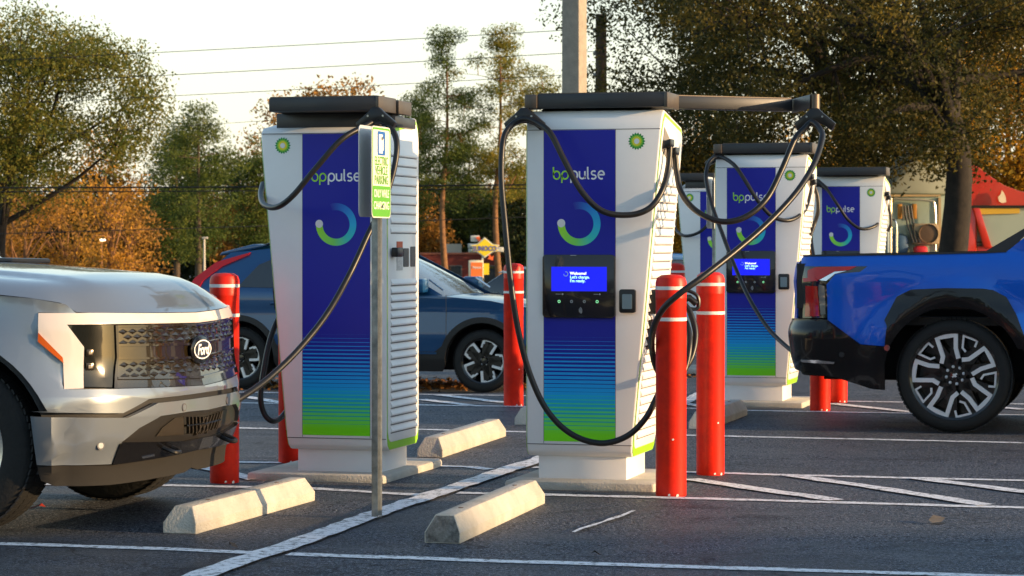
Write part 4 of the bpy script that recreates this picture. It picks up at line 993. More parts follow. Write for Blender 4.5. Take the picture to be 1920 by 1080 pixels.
def blue_pickup():
    c0 = ground(1790, 812); S = Frame((c0.x, c0.y, 0), R(15)); S.O = S.O+S.v*.95
    XR = -1.22
    plan = Plan([(XR, 0), (XR+.01, -.4), (XR+.03, -.7), (XR+.07, -.88), (XR+.16, -.98), (XR+.32, -1.01), (XR+.6, -1.015), (0, -1.02), (1.5, -1.02), (3.2, -1.02), (4.0, -1.0), (4.45, -.93), (4.62, -.80), (4.70, -.55), (4.72, -.3), (4.73, 0)])
    T = plan.T; tS = plan.tx
    def prof(t, z):
        o = interp(z, [.25, .5, .7, .95, 1.10, 1.22, 1.32], [-.06, -.01, .015, .0, .012, -.005, -.04])
        x, y = plan.at(t)[:2]
        for cx in (0, 3.72):
            d = math.hypot(x-cx, z-.42)
            if y < -.9: o += .04*max(0, 1-abs(d-.56)/.16)
        if x < -.9: o += interp(z, [.4, .55, .75, .8], [.0, .02, .02, 0])
        return o
    W = plan.mapf(prof, -1)
    if W(tS(0), .8, .1)[1] > W(tS(0), .8, 0)[1]: W = plan.mapf(prof, 1)
    BLU = mat('blue_paint', (.0, .10, .60), .34, metal=.0, coat=.5, coatr=.03, var=.05, spec=.25)
    t0 = thing('pickup_truck', S.O, -S.th, 'bright blue pickup truck on the right showing its black rear bumper and bed side', 'pickup truck')
    def PP(pts): return [S.unproj(W, 1460+x/2.25, 380+y/2.25, (tS(max(-.9, (x-740)/580.)), 1.38-(y-171)/580)) for x, y in pts]
    def P(pts, name, m, thick=.012, base=0, parent=None, step=(.06, .06), extra=None):
        q = PP(pts)+(extra or []); mb = MB(); mb.panel(q, W, thick, step, base)
        if name == 'rear_bumper': both(mb); return mb.build(name, m, t0, smooth=40, merge=True)
        return mb.pair(name, m, parent or t0, smooth=40, merge=True)
    arch = lambda cx, r, a0, a1: [(tS(cx+r*math.cos(R(a0+(a1-a0)*i/24))), .42+r*math.sin(R(a0+(a1-a0)*i/24))) for i in range(25)]
    # inner shell
    zt = 1.26
    mb = MB(); mb.panel([(0, .42), (tS(-.9), .40), (tS(-.53), .42)]+arch(0, .53, 180, 0)+[(tS(.53), .30), (tS(3.19), .30)]+arch(3.72, .53, 180, 0)+[(tS(4.25), .32), (T, .34), (T, 1.12), (tS(3.2), 1.2), (tS(1.3), 1.2), (0, zt)], W, .02, (.1, .1), -.03); both(mb); mb.build('inner_shell', WELL, t0, smooth=40, merge=True)
    # blue skin of the bed side
    q = PP([(102, 262), (103, 236), (112, 226), (300, 223), (500, 220), (700, 216), (860, 212), (960, 208), (990, 185), (1033, 150)])
    z_cab = q[-1][1]
    right = [(tS(1.25), 1.36), (tS(1.35), 1.40), (tS(2.6), 1.36), (tS(3.1), 1.26), (tS(3.6), 1.22), (tS(4.2), 1.14), (tS(4.45), 1.06), (tS(4.45), .62), (tS(4.27), .55)]+arch(3.72, .60, 10, 170)+[(tS(3.1), .50), (tS(.78), .50)]
    bot = PP([(1037, 560), (1003, 470), (962, 398), (905, 368), (860, 362), (700, 360), (560, 366), (500, 396), (447, 495), (457, 520), (449, 605), (346, 597), (208, 493), (204, 345), (242, 300), (345, 292), (376, 268), (112, 268)])
    mb = MB(); mb.panel(q+right+bot, W, .014, (.06, .06)); both(mb); bs = mb.build('body_side', BLU, t0, smooth=40, merge=True)
    P([(112, 221), (300, 216), (860, 205), (960, 203), (962, 209), (860, 213), (500, 221), (112, 227)], 'bed_rail', PLA, .02)
    # sail panel (black)
    mb = MB()
    gs = lambda x, z, o: (x, -(interp(z, [1.2, 1.32, 1.6, 1.9, 2.0], [1.0, .96, .86, .77, .72])+o), z)
    sail = PP([(858, 207), (960, 206), (1033, 143)]); xs = [plan.at(a)[0] for a, b in sail]
    mb.panel([(xs[0], sail[0][1]-.01), (xs[1], sail[1][1]-.01), (xs[2], sail[2][1]), (1.2, 1.45), (1.6, 1.72), (1.55, 1.86), (1.35, 1.83), (.98, 1.62), (xs[0]+.30, 1.49)], gs, .03, (.1, .1), -.02); sp = mb.pair('sail_panel', PLA, t0, smooth=40)
    # cladding
    P([(449, 606), (458, 520), (448, 495), (500, 396), (560, 366), (700, 360), (860, 362), (905, 368), (962, 398), (1003, 470), (1037, 560)], 'wheel_flare', PBLK, .03, 0, None, (.04, .04), [(tS(.50), .62)]+arch(0, .50, 24, 170)+[(tS(-.52), .50)])
    P([(102, 488), (207, 492), (346, 598), (449, 607), (449, 790), (390, 784), (240, 736), (150, 724), (120, 712)], 'rear_bumper', PBLK, .03, 0, None, (.04, .04), [(0, .50), (0, .80)])
    P([(108, 662), (170, 664), (240, 672), (235, 680), (110, 672)], 'bumper_reflector', CHROME, .006, .031)
    c = PP([(460, 612)])[0]; p = Vector(W(*c, .03)); mb = MB(); mb.tube([p+Vector((0, .02, 0)), p-Vector((0, .012, 0))], .022, 16); mb.pair('side_marker', mat('clear_lens', (.06, .06, .06), .1, coat=1), t0)
    c = PP([(268, 640)])[0]; p = Vector(W(*c, .03)); mb = MB(); mb.tube([p+Vector((0, .02, 0)), p-Vector((0, .004, 0))], .02, 16); mb.pair('parking_sensor', PLA, t0)
    mb = MB(); mb.panel([(tS(.60), .34), (tS(3.1), .34), (tS(3.1), .50), (tS(.60), .50)], W, .03, (.3, .1)); mb.pair('rocker_panel', PLA, t0, smooth=40)
    mb = MB(); mb.panel([(tS(4.27), .40), (tS(4.27), .56), (tS(4.45), .63), (T, .66), (T, .36)], W, .03, (.1, .1)); both(mb); mb.build('front_bumper', PBLK, t0, smooth=40, merge=True)
    mb = MB(); mb.panel([(tS(4.45), .64), (tS(4.42), 1.05), (T, 1.10), (T, .66)], W, .016, (.1, .1)); both(mb); mb.build('front_fascia', BLU, t0, smooth=40, merge=True)
    mb = MB(); mb.panel([(tS(4.35), .92), (tS(4.35), .99), (T, 1.0), (T, .95)], W, .022, (.1, .1)); both(mb); mb.build('headlight', mat('lamp_lens', (1, 1, 1)), t0, smooth=40, merge=True)
    # tail light
    hs = P([(108, 264), (380, 264), (346, 293), (243, 301), (205, 346), (206, 486), (106, 486)], 'tail_light', mat('tail_housing', (.012, .012, .012), .1, coat=1), .012)
    P([(128, 285), (160, 272), (330, 268), (300, 284), (238, 290), (175, 325), (128, 330)], 'upper_lens', mat('tail_red', (.50, .008, .010), .2, coat=.3), .007, .012, hs, (.04, .04))
    P([(175, 326), (238, 291), (290, 287), (240, 300), (203, 330)], 'silver_trim', CHROME, .012, .012, hs, (.04, .04))
    P([(122, 350), (166, 352), (176, 478), (120, 480)], 'lower_lens', mat('tail_red_deep', (.42, .010, .008), .15, coat=1), .016, .012, hs, (.04, .04))
    P([(172, 345), (196, 352), (200, 470), (180, 474), (170, 380)], 'clear_lens', mat('clear_smoke', (.25, .25, .24), .08, coat=1, metal=.4), .010, .012, hs, (.04, .04))
    P([(114, 318), (160, 318), (168, 330), (116, 334)], 'lens_cap', mat('tail_red', (1, 0, 0)), .020, .012, hs, (.04, .04))
    # rear face: tailgate
    mb = MB(); mb.panel([(0, .78), (tS(-1.1)*.92, .78), (tS(-1.1)*.92, 1.24), (0, 1.24)], W, .012, (.1, .1)); both(mb); mb.build('tailgate', BLU, t0, smooth=40, merge=True)
    # bed floor, cab, glass
    mb = MB(); mb.box(-1.14, .62, -.90, .90, .78, .84); mb.box(.56, .62, -.9, .9, .84, 1.24); mb.box(-1.15, -1.1, -.9, .9, .84, 1.22); mb.box(-1.15, .6, -.97, -.86, .9, 1.23); mb.box(-1.15, .6, .86, .97, .9, 1.23); mb.build('cargo_bed', PLA, t0)
    mb = MB(); mb.box(-.66, .66, -.70, .70, .40, 1.18); mb.box(-1.0, 4.5, -.6, .6, .36, .74); mb.box(.7, 3.2, -.92, .92, .45, 1.2); mb.box(3.2, 4.5, -.6, .6, .7, 1.05); mb.build('underbody', WELL, t0)
    wf = lambda z: interp(z, [1.2, 1.35, 1.6, 1.9, 2.0], [.98, .93, .84, .75, .70])
    def loaf(name, pr, m):
        mb = MB(); n = 18
        for x, z in pr:
            for k in range(n+1): s_ = -1+2*k/n; mb.v.append((x, s_*wf(z), z-.035*abs(s_)**3))
        for i in range(len(pr)-1):
            for k in range(n): mb.f.append([i*(n+1)+k, i*(n+1)+k+1, (i+1)*(n+1)+k+1, (i+1)*(n+1)+k]); mb.m.append(0); mb.c.append(None)
        return mb.build(name, m, t0, smooth=50)
    loaf('rear_window', [(1.0, 1.22), (1.2, 1.5), (1.42, 1.86)], GLASS)
    loaf('roof', [(1.36, 1.86), (1.5, 1.92), (2.0, 1.97), (2.5, 1.95), (2.7, 1.90)], BLU)
    loaf('windshield', [(2.7, 1.90), (3.0, 1.65), (3.35, 1.28)], GLASS)
    loaf('hood', [(3.3, 1.27), (3.6, 1.25), (4.1, 1.19), (4.5, 1.10), (4.68, 1.0)], BLU)
    mb = MB(); mb.panel([(1.0, 1.32), (1.3, 1.42), (3.35, 1.24), (3.3, 1.32), (2.7, 1.88), (2.0, 1.93), (1.45, 1.87), (1.2, 1.5)], gs, .01, (.2, .1), -.012); cs = mb.pair('cab_side', PBLK, t0, smooth=40)
    mb = MB()
    for q_ in ([(1.35, 1.46), (1.55, 1.82), (2.0, 1.86), (2.0, 1.40)], [(2.08, 1.4), (2.08, 1.86), (2.6, 1.83), (3.15, 1.36)]): mb.panel(q_, gs, .006, (.2, .1), -.001)
    mb.pair('side_window', GLASS, cs, smooth=40)
    mb = MB(); mb.box(2.85, 3.0, -1.2, -1.0, 1.30, 1.48); mb.pair('side_mirror', PBLK, t0, bevel=.03)
    for x in (0, 3.72):
        for s_ in (-1, 1): wheel(t0, (x, s_*.86, .419), .419, .29, .318, 'silverado', s_, phase=31)
blue_pickup()
def crossover():
    pf = Vector((-.28, 26.4, 0)); pr_ = Vector((-2.92, 27.2, 0)); d = pr_-pf; th = math.atan2(d.y, -d.x)
    z0 = gz(pf.x, pf.y); S = Frame((pr_.x, pr_.y, z0), th); S.O = S.O+S.v*.80      # origin under the rear axle
    WB = d.length; XR, XF = -.74, WB+.86
    plan = Plan([(XR, 0), (XR+.02, -.4), (XR+.08, -.68), (XR+.22, -.83), (XR+.45, -.89), (0, -.90), (1.2, -.91), (WB, -.90), (XF-.45, -.86), (XF-.22, -.76), (XF-.08, -.55), (XF-.02, -.3), (XF, 0)])
    T = plan.T; tS = plan.tx
    def prof(t, z): return interp(z, [.2, .35, .6, .85, 1.0, 1.15], [-.05, 0, .015, .0, .012, -.03])
    W = plan.mapf(prof, -1)
    if W(tS(0), .8, .1)[1] > W(tS(0), .8, 0)[1]: W = plan.mapf(prof, 1)
    BL = mat('crossover_blue', (.004, .062, .18), .3, metal=.3, coat=.8, coatr=.03)
    t0 = thing('crossover_car', S.O, -S.th, 'dark blue crossover car parked side-on behind the left charger', 'car')
    arch = lambda cx, r, a0, a1: [(tS(cx+r*math.cos(R(a0+(a1-a0)*i/20))), .33+r*math.sin(R(a0+(a1-a0)*i/20))) for i in range(21)]
    mb = MB(); mb.panel([(0, .30), (tS(-.4), .26)]+arch(0, .40, 180, 0)+[(tS(.5), .22), (tS(WB-.5), .22)]+arch(WB, .40, 180, 0)+[(tS(WB+.45), .24), (T, .26), (T, .80), (tS(WB), .95), (0, 1.0)], W, .02, (.1, .1), -.03); both(mb); mb.build('inner_shell', WELL, t0, smooth=40, merge=True)
    mb = MB(); mb.panel([(0, .62), (tS(-.5), .56)]+arch(0, .47, 160, 20)+[(tS(.52), .42), (tS(WB-.52), .42)]+arch(WB, .47, 160, 20)+[(tS(WB+.5), .52), (T, .50), (T, .80), (tS(WB+.55), .88), (tS(WB+.1), .97), (tS(WB-.5), 1.02), (tS(1.0), 1.04), (tS(-.2), 1.08), (0, 1.08)], W, .014, (.08, .08)); both(mb); bs = mb.build('body_side', BL, t0, smooth=40, merge=True)
    mb = MB(); mb.panel([(0, .32), (tS(-.42), .30)]+arch(0, .41, 185, -5)+[(tS(.45), .22), (tS(WB-.45), .22)]+arch(WB, .41, 185, -5)+[(tS(WB+.45), .26), (T, .26), (T, .51), (tS(WB+.5), .53)]+arch(WB, .47, 20, 160)+[(tS(WB-.52), .43), (tS(.52), .43)]+arch(0, .47, 20, 160)+[(tS(-.5), .57), (0, .63)], W, .024, (.08, .06)); both(mb); mb.build('cladding', PLA, t0, smooth=40, merge=True)
    mb = MB()
    for x in (.62, 1.50, 2.36): mb.panel([(tS(x), .44), (tS(x)+.008, .44), (tS(x)+.008, 1.03), (tS(x), 1.03)], W, .0006, (0, .1), .0141)
    mb.pair('door_gap', CH_DK, bs, smooth=0)
    mb = MB(); mb.panel([(tS(.50), .405), (tS(WB-.5), .405), (tS(WB-.5), .425), (tS(.50), .425)], W, .012, (.3, 0), .02); mb.pair('sill_strip', BL, bs, smooth=30)
    for x in (.38, 1.25):
        mb = MB(); mb.tube(spline([W(tS(x), .92, .012), W(tS(x+.04), .93, .04), W(tS(x+.18), .93, .04), W(tS(x+.22), .92, .012)], 4), .014, 8); mb.pair('door_handle', BL, bs)
    wf = lambda z: interp(z, [.95, 1.05, 1.3, 1.48, 1.56], [.86, .84, .74, .66, .60])
    def loaf(name, pr, m, parent=None):
        mb = MB(); n = 18
        for x, z in pr:
            for k in range(n+1): s_ = -1+2*k/n; mb.v.append((x-.06*abs(s_)**2*(1 if x > WB-1.3 else 0), s_*wf(z), z-.03*abs(s_)**3))
        for i in range(len(pr)-1):
            for k in range(n): mb.f.append([i*(n+1)+k, i*(n+1)+k+1, (i+1)*(n+1)+k+1, (i+1)*(n+1)+k]); mb.m.append(0); mb.c.append(None)
        return mb.build(name, m, parent or t0, smooth=50)
    loaf('windshield', [(WB-.42, 1.03), (WB-.7, 1.19), (WB-1.0, 1.35), (WB-1.28, 1.48)], mat('windshield_glass', (.3, .38, .4)))
    loaf('roof', [(WB-1.28, 1.48), (WB-1.5, 1.54), (1.0, 1.57), (.4, 1.56), (.05, 1.53), (-.22, 1.49)], BL)
    loaf('rear_window', [(-.20, 1.47), (-.42, 1.27), (-.64, 1.04)], GLASS)
    loaf('hood', [(WB-.44, 1.03), (WB-.2, 1.01), (WB+.2, .95), (WB+.5, .88), (WB+.70, .80), (WB+.80, .72)], BL)
    gs = lambda x, z, o: (x, -(wf(z)+.01+o), z)
    mb = MB(); mb.panel([(-.64, 1.04), (-.48, 1.22), (-.20, 1.47), (.4, 1.53), (1.0, 1.54), (WB-1.5, 1.51), (WB-1.25, 1.45), (WB-.45, 1.02)], gs, .008, (.15, .08), -.01); cs = mb.pair('cabin_side', BL, t0, smooth=40)
    mb = MB()
    for q_ in ([(-.05, 1.10), (.16, 1.34), (.42, 1.45), (.55, 1.46), (.55, 1.09)], [(.60, 1.09), (.60, 1.46), (1.45, 1.48), (1.45, 1.07)], [(1.52, 1.07), (1.52, 1.48), (WB-1.45, 1.45), (WB-.62, 1.06)]): mb.panel(q_, gs, .005, (.15, .08), -.001)
    mb.pair('side_window', GLASS, cs, smooth=40)
    mb = MB(); mb.panel([(-.68, 1.0), (-.56, 1.20), (-.34, 1.37), (.04, 1.475), (.02, 1.445), (-.27, 1.32), (-.46, 1.17), (-.54, 1.0)], gs, .02, (.1, .08), -.0); mb.pair('tail_light', mat('tail_red', (1, 0, 0)), t0, smooth=40)
    mb = MB(); mb.prism([(-.36, 1.440), (.02, 1.50), (.22, 1.555), (.05, 1.565), (-.33, 1.475)], lambda a, b, d: (a, d, b), -.62, .62); mb.build('spoiler', BL, t0, bevel=.01)
    mb = MB(); mb.tube(spline([(.15, -.60, 1.545), (.35, -.60, 1.585), (.9, -.60, 1.60), (1.4, -.60, 1.57)], 5), .014, 8); mb.pair('roof_rail', PBLK, t0)
    mb = MB(); mb.tube([(WB-.46, -.83, 1.08), (WB-.62, -.81, 1.19)], .012, 6); mb.pair('pillar_trim', CHROME, cs)
    mb = MB(); mb.box(WB-.80, WB-.60, -1.06, -.87, 1.05, 1.20); mb.pair('side_mirror', BL, t0, bevel=.03)
    mb = MB(); mb.box(-.7, WB+.6, -.5, .5, .22, .5); mb.box(.45, WB-.5, -.8, .8, .3, 1.0); mb.box(WB-.5, WB+.6, -.5, .5, .5, .85); mb.box(-.7, .45, -.5, .5, .5, 1.0); mb.build('underbody', WELL, t0)
    for x in (0, WB):
        for s_ in (-1, 1): wheel(t0, (x, s_*.78, .335), .335, .22, .235, 'niro', s_, phase=18+x*20)
    leaves_at('leaf_litter', S.O.x+1.9*S.u.x, S.O.y-.1, 1.3, .55, 2600, 'orange dry leaves scattered on the asphalt under the blue crossover', ((.42, .17, .03), (.14, .06, .02)))
crossover()
# ================= TREES =================
def leaf_mat(name, c1, c2, c3, tr=.35):
    if name in MATS: return MATS[name]
    m = bpy.data.materials.new(name); m.use_nodes = True; MATS[name] = m; n, l = m.node_tree.nodes, m.node_tree.links; b = n['Principled BSDF']; out = n['Material Output']
    g = n.new('ShaderNodeNewGeometry')
    def ns(sc, det=3):
        t = n.new('ShaderNodeTexNoise'); t.inputs['Scale'].default_value = sc; t.inputs['Detail'].default_value = det; l.new(g.outputs['Position'], t.inputs['Vector'])
        r = n.new('ShaderNodeMapRange'); r.inputs[1].default_value = .38; r.inputs[2].default_value = .62; l.new(t.outputs['Fac'], r.inputs[0]); return r.outputs[0]
    def mx(f, a, c):
        x = n.new('ShaderNodeMix'); x.data_type = 'RGBA'; l.new(f, x.inputs['Factor'])
        for i, q in ((6, a), (7, c)):
            if isinstance(q, tuple): x.inputs[i].default_value = (*q, 1)
            else: l.new(q, x.inputs[i])
        return x.outputs[2]
    c = mx(ns(.45), c1, c2); c = mx(ns(2.4), c, c3)
    l.new(c, b.inputs['Base Color']); b.inputs['Roughness'].default_value = .6; b.inputs['Specular IOR Level'].default_value = .25
    t = n.new('ShaderNodeBsdfTranslucent'); l.new(c, t.inputs['Color']); s_ = n.new('ShaderNodeMixShader'); s_.inputs[0].default_value = tr
    l.new(b.outputs[0], s_.inputs[1]); l.new(t.outputs[0], s_.inputs[2]); l.new(s_.outputs[0], out.inputs['Surface']); return m
def leaves_mesh(name, C, sig, n, size, m, parent, flat=.7, aspect=.5, rng=RNG):
    """C centres (k,3); n leaves per centre"""
    C = np.asarray(C, float); k = len(C); N = k*n
    cen = np.repeat(C, n, 0); sg = np.repeat(np.broadcast_to(np.asarray(sig, float), (k,)), n)
    off = rng.normal(size=(N, 3)); rad = np.linalg.norm(off, axis=1, keepdims=True); off = off/rad*np.minimum(rad, 2.1)
    off = off*sg[:, None]; off[:, 2] *= flat; p = cen+off
    a = rng.normal(size=(N, 3)); a /= np.linalg.norm(a, axis=1, keepdims=True); b = rng.normal(size=(N, 3)); b = np.cross(a, b); b /= np.linalg.norm(b, axis=1, keepdims=True)
    s_ = size*rng.uniform(.55, 1.25, (N, 1))
    q = np.stack([p-a*s_*.5, p+b*s_*aspect*.5, p+a*s_*.5, p-b*s_*aspect*.5], 1).reshape(-1, 3)
    me = bpy.data.meshes.new(name); me.vertices.add(N*4); me.vertices.foreach_set('co', q.ravel().astype(np.float32))
    me.loops.add(N*4); me.loops.foreach_set('vertex_index', np.arange(N*4, dtype=np.int32)); me.polygons.add(N)
    me.polygons.foreach_set('loop_start', np.arange(0, N*4, 4, dtype=np.int32)); me.polygons.foreach_set('loop_total', np.full(N, 4, np.int32))
    me.materials.append(m); me.update(); me.validate()
    o = bpy.data.objects.new(name, me); COL.objects.link(o); o.parent = parent; return o
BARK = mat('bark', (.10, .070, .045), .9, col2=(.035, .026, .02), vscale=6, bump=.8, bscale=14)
BARKD = mat('bark_shaded', (.030, .023, .018), .9, col2=(.012, .010, .009), vscale=6, bump=.8, bscale=14)  # shade on the live oak trunks is put into this bark colour
BARKO = mat('bark_lit', (.28, .14, .06), .9, col2=(.12, .06, .03), vscale=4, bump=.6, bscale=10)  # orange of low sun on trunks is put into this bark colour
def tree(name, label, loc, H, crown, trunk_r, lm, nlimb=9, nclump=120, nleaf=200, leaf=.1, sig=.5, group=None, cat='tree', bark=None, fork=.3, aspect=.5, shape='round', seed=1, lean=(0, 0), flat=.7, twig=.02):
    """crown = (cx,cy,cz,rx,ry,rz) relative to the base"""
    rg = np.random.default_rng(seed); t = thing(name, loc, 0, label, cat, group); cx, cy, cz, rx, ry, rz = crown
    top = Vector((cx*.8+lean[0], cy*.8+lean[1], cz+(rz*.75 if shape != 'round' else rz*.1)))
    tp = spline([Vector((0, 0, -.2)), Vector((cx*.1+rg.normal()*.05*H*.3, rg.normal()*.03*H, H*fork)), top*.5+Vector((cx*.1, 0, H*fork*.5)), top], 6)
    mb = MB(); nT = len(tp); mb.tube(tp, [trunk_r*(1.25-.25*min(1, i/2) if i < 2 else 1-.82*i/(nT-1)) for i in range(nT)], 10)
    C = []; limbs = []
    while len(C) < nclump:
        v = rg.normal(size=3); v /= np.linalg.norm(v); r = rg.uniform(.15, 1)**(1/2.2); p = v*r
        if shape == 'pine':
            p[2] = rg.uniform(-1, 1); rr = (1-.70*abs(p[2]-.05)**2.4)*rg.uniform(.10, 1)**.5*(.75+.25*math.sin(p[2]*9+seed)); an = rg.uniform(0, 6.283); p[0], p[1] = rr*math.cos(an), rr*math.sin(an)
            p[2] = round(p[2]*6)/6+rg.normal()*.05
        q = np.array([cx+p[0]*rx, cy+p[1]*ry, cz+p[2]*rz])
        bumpy = math.sin(q[0]*1.9+seed)+math.sin(q[1]*2.3+seed*2)+math.sin(q[2]*2.7+seed*3)
        if shape == 'round' and bumpy < -.9: continue
        C.append(q)
    C = np.array(C)
    idx = rg.choice(len(C), min(nlimb, len(C)), replace=False)
    for i in idx:
        e = Vector(C[i]); 
        if shape == 'pine': k = min(nT-2, max(2, min(range(nT), key=lambda j: abs(tp[j].z-(e.z-.2)))))
        else: k = rg.integers(int(nT*.35), max(int(nT*.8), int(nT*.35)+1))
        s_ = tp[k]; mid = s_.lerp(e, .5)+Vector((rg.normal()*.12, rg.normal()*.12, rg.uniform(.0, .15)))*(e-s_).length*.5
        L = spline([s_, mid, e], 6); r0 = trunk_r*(.5 if shape != 'pine' else .22)*(1-.5*k/nT); mb.tube(L, [r0*(1-.8*j/(len(L)-1)) for j in range(len(L))], 7); limbs += L
    LP = np.array([list(p) for p in limbs+tp[nT//3:]])
    for c in C:
        j = np.argmin(((LP-c)**2).sum(1)); a = Vector(LP[j]); b = Vector(c); mb.tube([a, a.lerp(b, .5)+Vector((0, 0, rg.normal()*.08)), b], [twig, twig*.7, twig*.3], 5, cap=False)
    mb.build('trunk', bark or BARK, t, smooth=60, fix=False)
    leaves_mesh('crown', C, sig, nleaf, leaf, lm, t, flat, aspect, rg)
    return t
LOAK = leaf_mat('leaf_live_oak', (.065, .064, .015), (.20, .145, .022), (.026, .034, .010), .42)  # gold patches in the leaf colour stand in for sun highlights
LOAKY = leaf_mat('leaf_oak_sunlit', (.42, .25, .02), (.26, .20, .03), (.60, .30, .02), .5)  # golden sunlight is put into this leaf colour
LOAKL = leaf_mat('leaf_oak_left', (.065, .105, .020), (.11, .14, .026), (.20, .17, .025), .42)
LPINE = leaf_mat('leaf_pine', (.085, .13, .022), (.17, .19, .03), (.045, .075, .018), .4)
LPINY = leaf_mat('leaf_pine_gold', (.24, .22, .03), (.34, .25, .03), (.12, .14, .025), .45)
LDARK = leaf_mat('leaf_dark_green', (.030, .050, .014), (.060, .070, .018), (.016, .028, .010), .3)
LORNG = leaf_mat('leaf_autumn_orange', (.46, .22, .035), (.24, .15, .03), (.55, .27, .03), .45)
LBRWN = leaf_mat('leaf_brown', (.30, .15, .04), (.17, .11, .03), (.42, .20, .03), .4)
def base(px, D): x = (px-960)/FPX*D; return Vector((x, D, gz(x, D)))
# the two live oaks on the right
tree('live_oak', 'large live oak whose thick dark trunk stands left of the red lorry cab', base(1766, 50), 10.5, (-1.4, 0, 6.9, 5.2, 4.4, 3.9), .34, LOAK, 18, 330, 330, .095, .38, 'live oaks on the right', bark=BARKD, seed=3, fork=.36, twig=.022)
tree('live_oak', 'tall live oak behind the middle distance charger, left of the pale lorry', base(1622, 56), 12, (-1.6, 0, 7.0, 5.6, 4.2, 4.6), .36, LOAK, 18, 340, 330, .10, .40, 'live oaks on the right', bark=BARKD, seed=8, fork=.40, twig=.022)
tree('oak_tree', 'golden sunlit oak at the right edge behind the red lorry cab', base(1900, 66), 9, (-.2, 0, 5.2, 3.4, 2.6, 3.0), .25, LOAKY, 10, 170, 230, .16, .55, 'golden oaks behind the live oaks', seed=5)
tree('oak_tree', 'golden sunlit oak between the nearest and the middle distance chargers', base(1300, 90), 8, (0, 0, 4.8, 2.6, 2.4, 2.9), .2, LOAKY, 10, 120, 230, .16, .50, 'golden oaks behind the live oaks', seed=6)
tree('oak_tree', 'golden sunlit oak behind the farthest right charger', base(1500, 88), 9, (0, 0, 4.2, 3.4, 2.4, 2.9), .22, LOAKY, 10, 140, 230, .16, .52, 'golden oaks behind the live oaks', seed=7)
# left live oak
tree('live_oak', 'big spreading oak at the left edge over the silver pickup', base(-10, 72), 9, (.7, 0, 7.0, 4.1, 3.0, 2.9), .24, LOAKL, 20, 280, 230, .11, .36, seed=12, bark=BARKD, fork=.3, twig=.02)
# autumn trees at the left
for i, (px, D, h, w_, lm, lab) in enumerate([(205, 92, 8.2, 1.5, LORNG, 'slim orange autumn tree beside the far street lamp at the left'), (120, 98, 6.4, 2.2, LORNG, 'broad orange autumn tree behind the silver pickup hood'), (40, 96, 5.6, 2.3, LBRWN, 'brown leafless-looking bush tree at the left edge'), (-60, 100, 6.5, 2.6, LBRWN, 'brown autumn tree cut by the left edge of the picture'), (240, 104, 5.4, 1.6, LBRWN, 'small brown tree left of the dark pines')]):
    tree('autumn_tree', lab, base(px, D), h, (0, 0, h*.58, w_, w_*.9, h*.42), .13, lm, 16, 40, 95, .15, .40, 'autumn trees at the left', bark=BARKO, seed=20+i, twig=.03, lean=(.2, 0))
# pines
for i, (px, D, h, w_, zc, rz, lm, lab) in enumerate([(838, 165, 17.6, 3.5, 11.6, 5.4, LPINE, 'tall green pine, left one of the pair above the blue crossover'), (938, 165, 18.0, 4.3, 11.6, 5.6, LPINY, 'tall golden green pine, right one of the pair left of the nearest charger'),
        (372, 150, 11.2, 2.9, 7.0, 4.2, LPINE, 'bushy pine rising from the treeline right of the autumn trees'), (330, 156, 10.4, 2.0, 6.6, 3.8, LPINE, 'narrow pine leaning on the bushy pine at the left'), (480, 158, 9.0, 2.0, 5.8, 3.4, LPINE, 'lower pine partly behind the left charger'), (775, 172, 13.2, 2.0, 8.6, 4.2, LPINE, 'shorter pine left of the tall pine pair'), (880, 180, 10.5, 2.6, 6.6, 4.0, LPINE, 'short pine between the two tall pines')]):
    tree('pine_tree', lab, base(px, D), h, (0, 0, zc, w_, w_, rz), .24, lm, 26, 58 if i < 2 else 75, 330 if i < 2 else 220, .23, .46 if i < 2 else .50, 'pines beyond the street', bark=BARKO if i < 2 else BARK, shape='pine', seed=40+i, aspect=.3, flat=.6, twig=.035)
# far treeline of broad dark trees
random.seed(31); xs_ = [-60, 20, 95, 160, 235, 300, 345, 400, 455, 520, 600, 690, 760, 815, 860, 905, 950, 1000, 1090, 1180, 1260, 1340, 1430, 1520, 1620, 1720, 1830, 1930]
LANDM = ['at the very left edge of the picture', 'behind the windscreen of the silver pickup', 'behind the rear of the silver hood', 'behind the far lamp with a small lit head', 'right of the slim orange tree', 'left of the bushy pine', 'at the foot of the bushy pine', 'behind the slender unlit lamp post', 'just left of the left charger', 'above the left end of the left charger roof', 'above the middle of the left charger roof', 'above the right end of the left charger roof', 'behind the louvred side of the left charger', 'at the foot of the left tall pine', 'directly behind the yellow diamond sign', 'at the foot of the right tall pine', 'just left of the nearest charger with a screen', 'behind the logo side of the nearest charger', 'behind the concrete light pole', 'behind the swung cable arm', 'in the gap left of the far screenless charger', 'behind the middle distance charger', 'behind the long diagonal cable', 'left of the farthest right charger', 'behind the farthest right charger', 'behind the pale lorry', 'behind the red lorry', 'at the right edge of the picture']
for i, px in enumerate(xs_):
    D = random.uniform(168, 205); h = random.uniform(6.6, 8.8)+(2.0 if px in (520, 600, 690) else 0)+(1 if 280 < px < 480 else 0)
    lm = LDARK if i % 4 else LBRWN
    if px in (520, 600, 690): lm = LBRWN; h = 15.0
    tree('broadleaf_tree', ('brown' if lm is LBRWN else 'dark green')+' far tree '+LANDM[i], base(px, D), h, (0, 0, h*.52, 2.9, 2.2, h*.50), .2, lm, 6, 60, 150, .34, .75, 'trees of the distant treeline', seed=60+i, twig=.05)
# underwood closing the foot of the treeline
C = []
for i in range(260): C.append([RNG.uniform(-48, 48), RNG.uniform(206, 212), RNG.uniform(-1.6, 3.6)])
u = leaves_mesh('undergrowth', C, 1.1, 110, .42, LDARK, None, .8, .6); tag(u, 'dark undergrowth closing the foot of the distant treeline', 'undergrowth', kind='stuff')

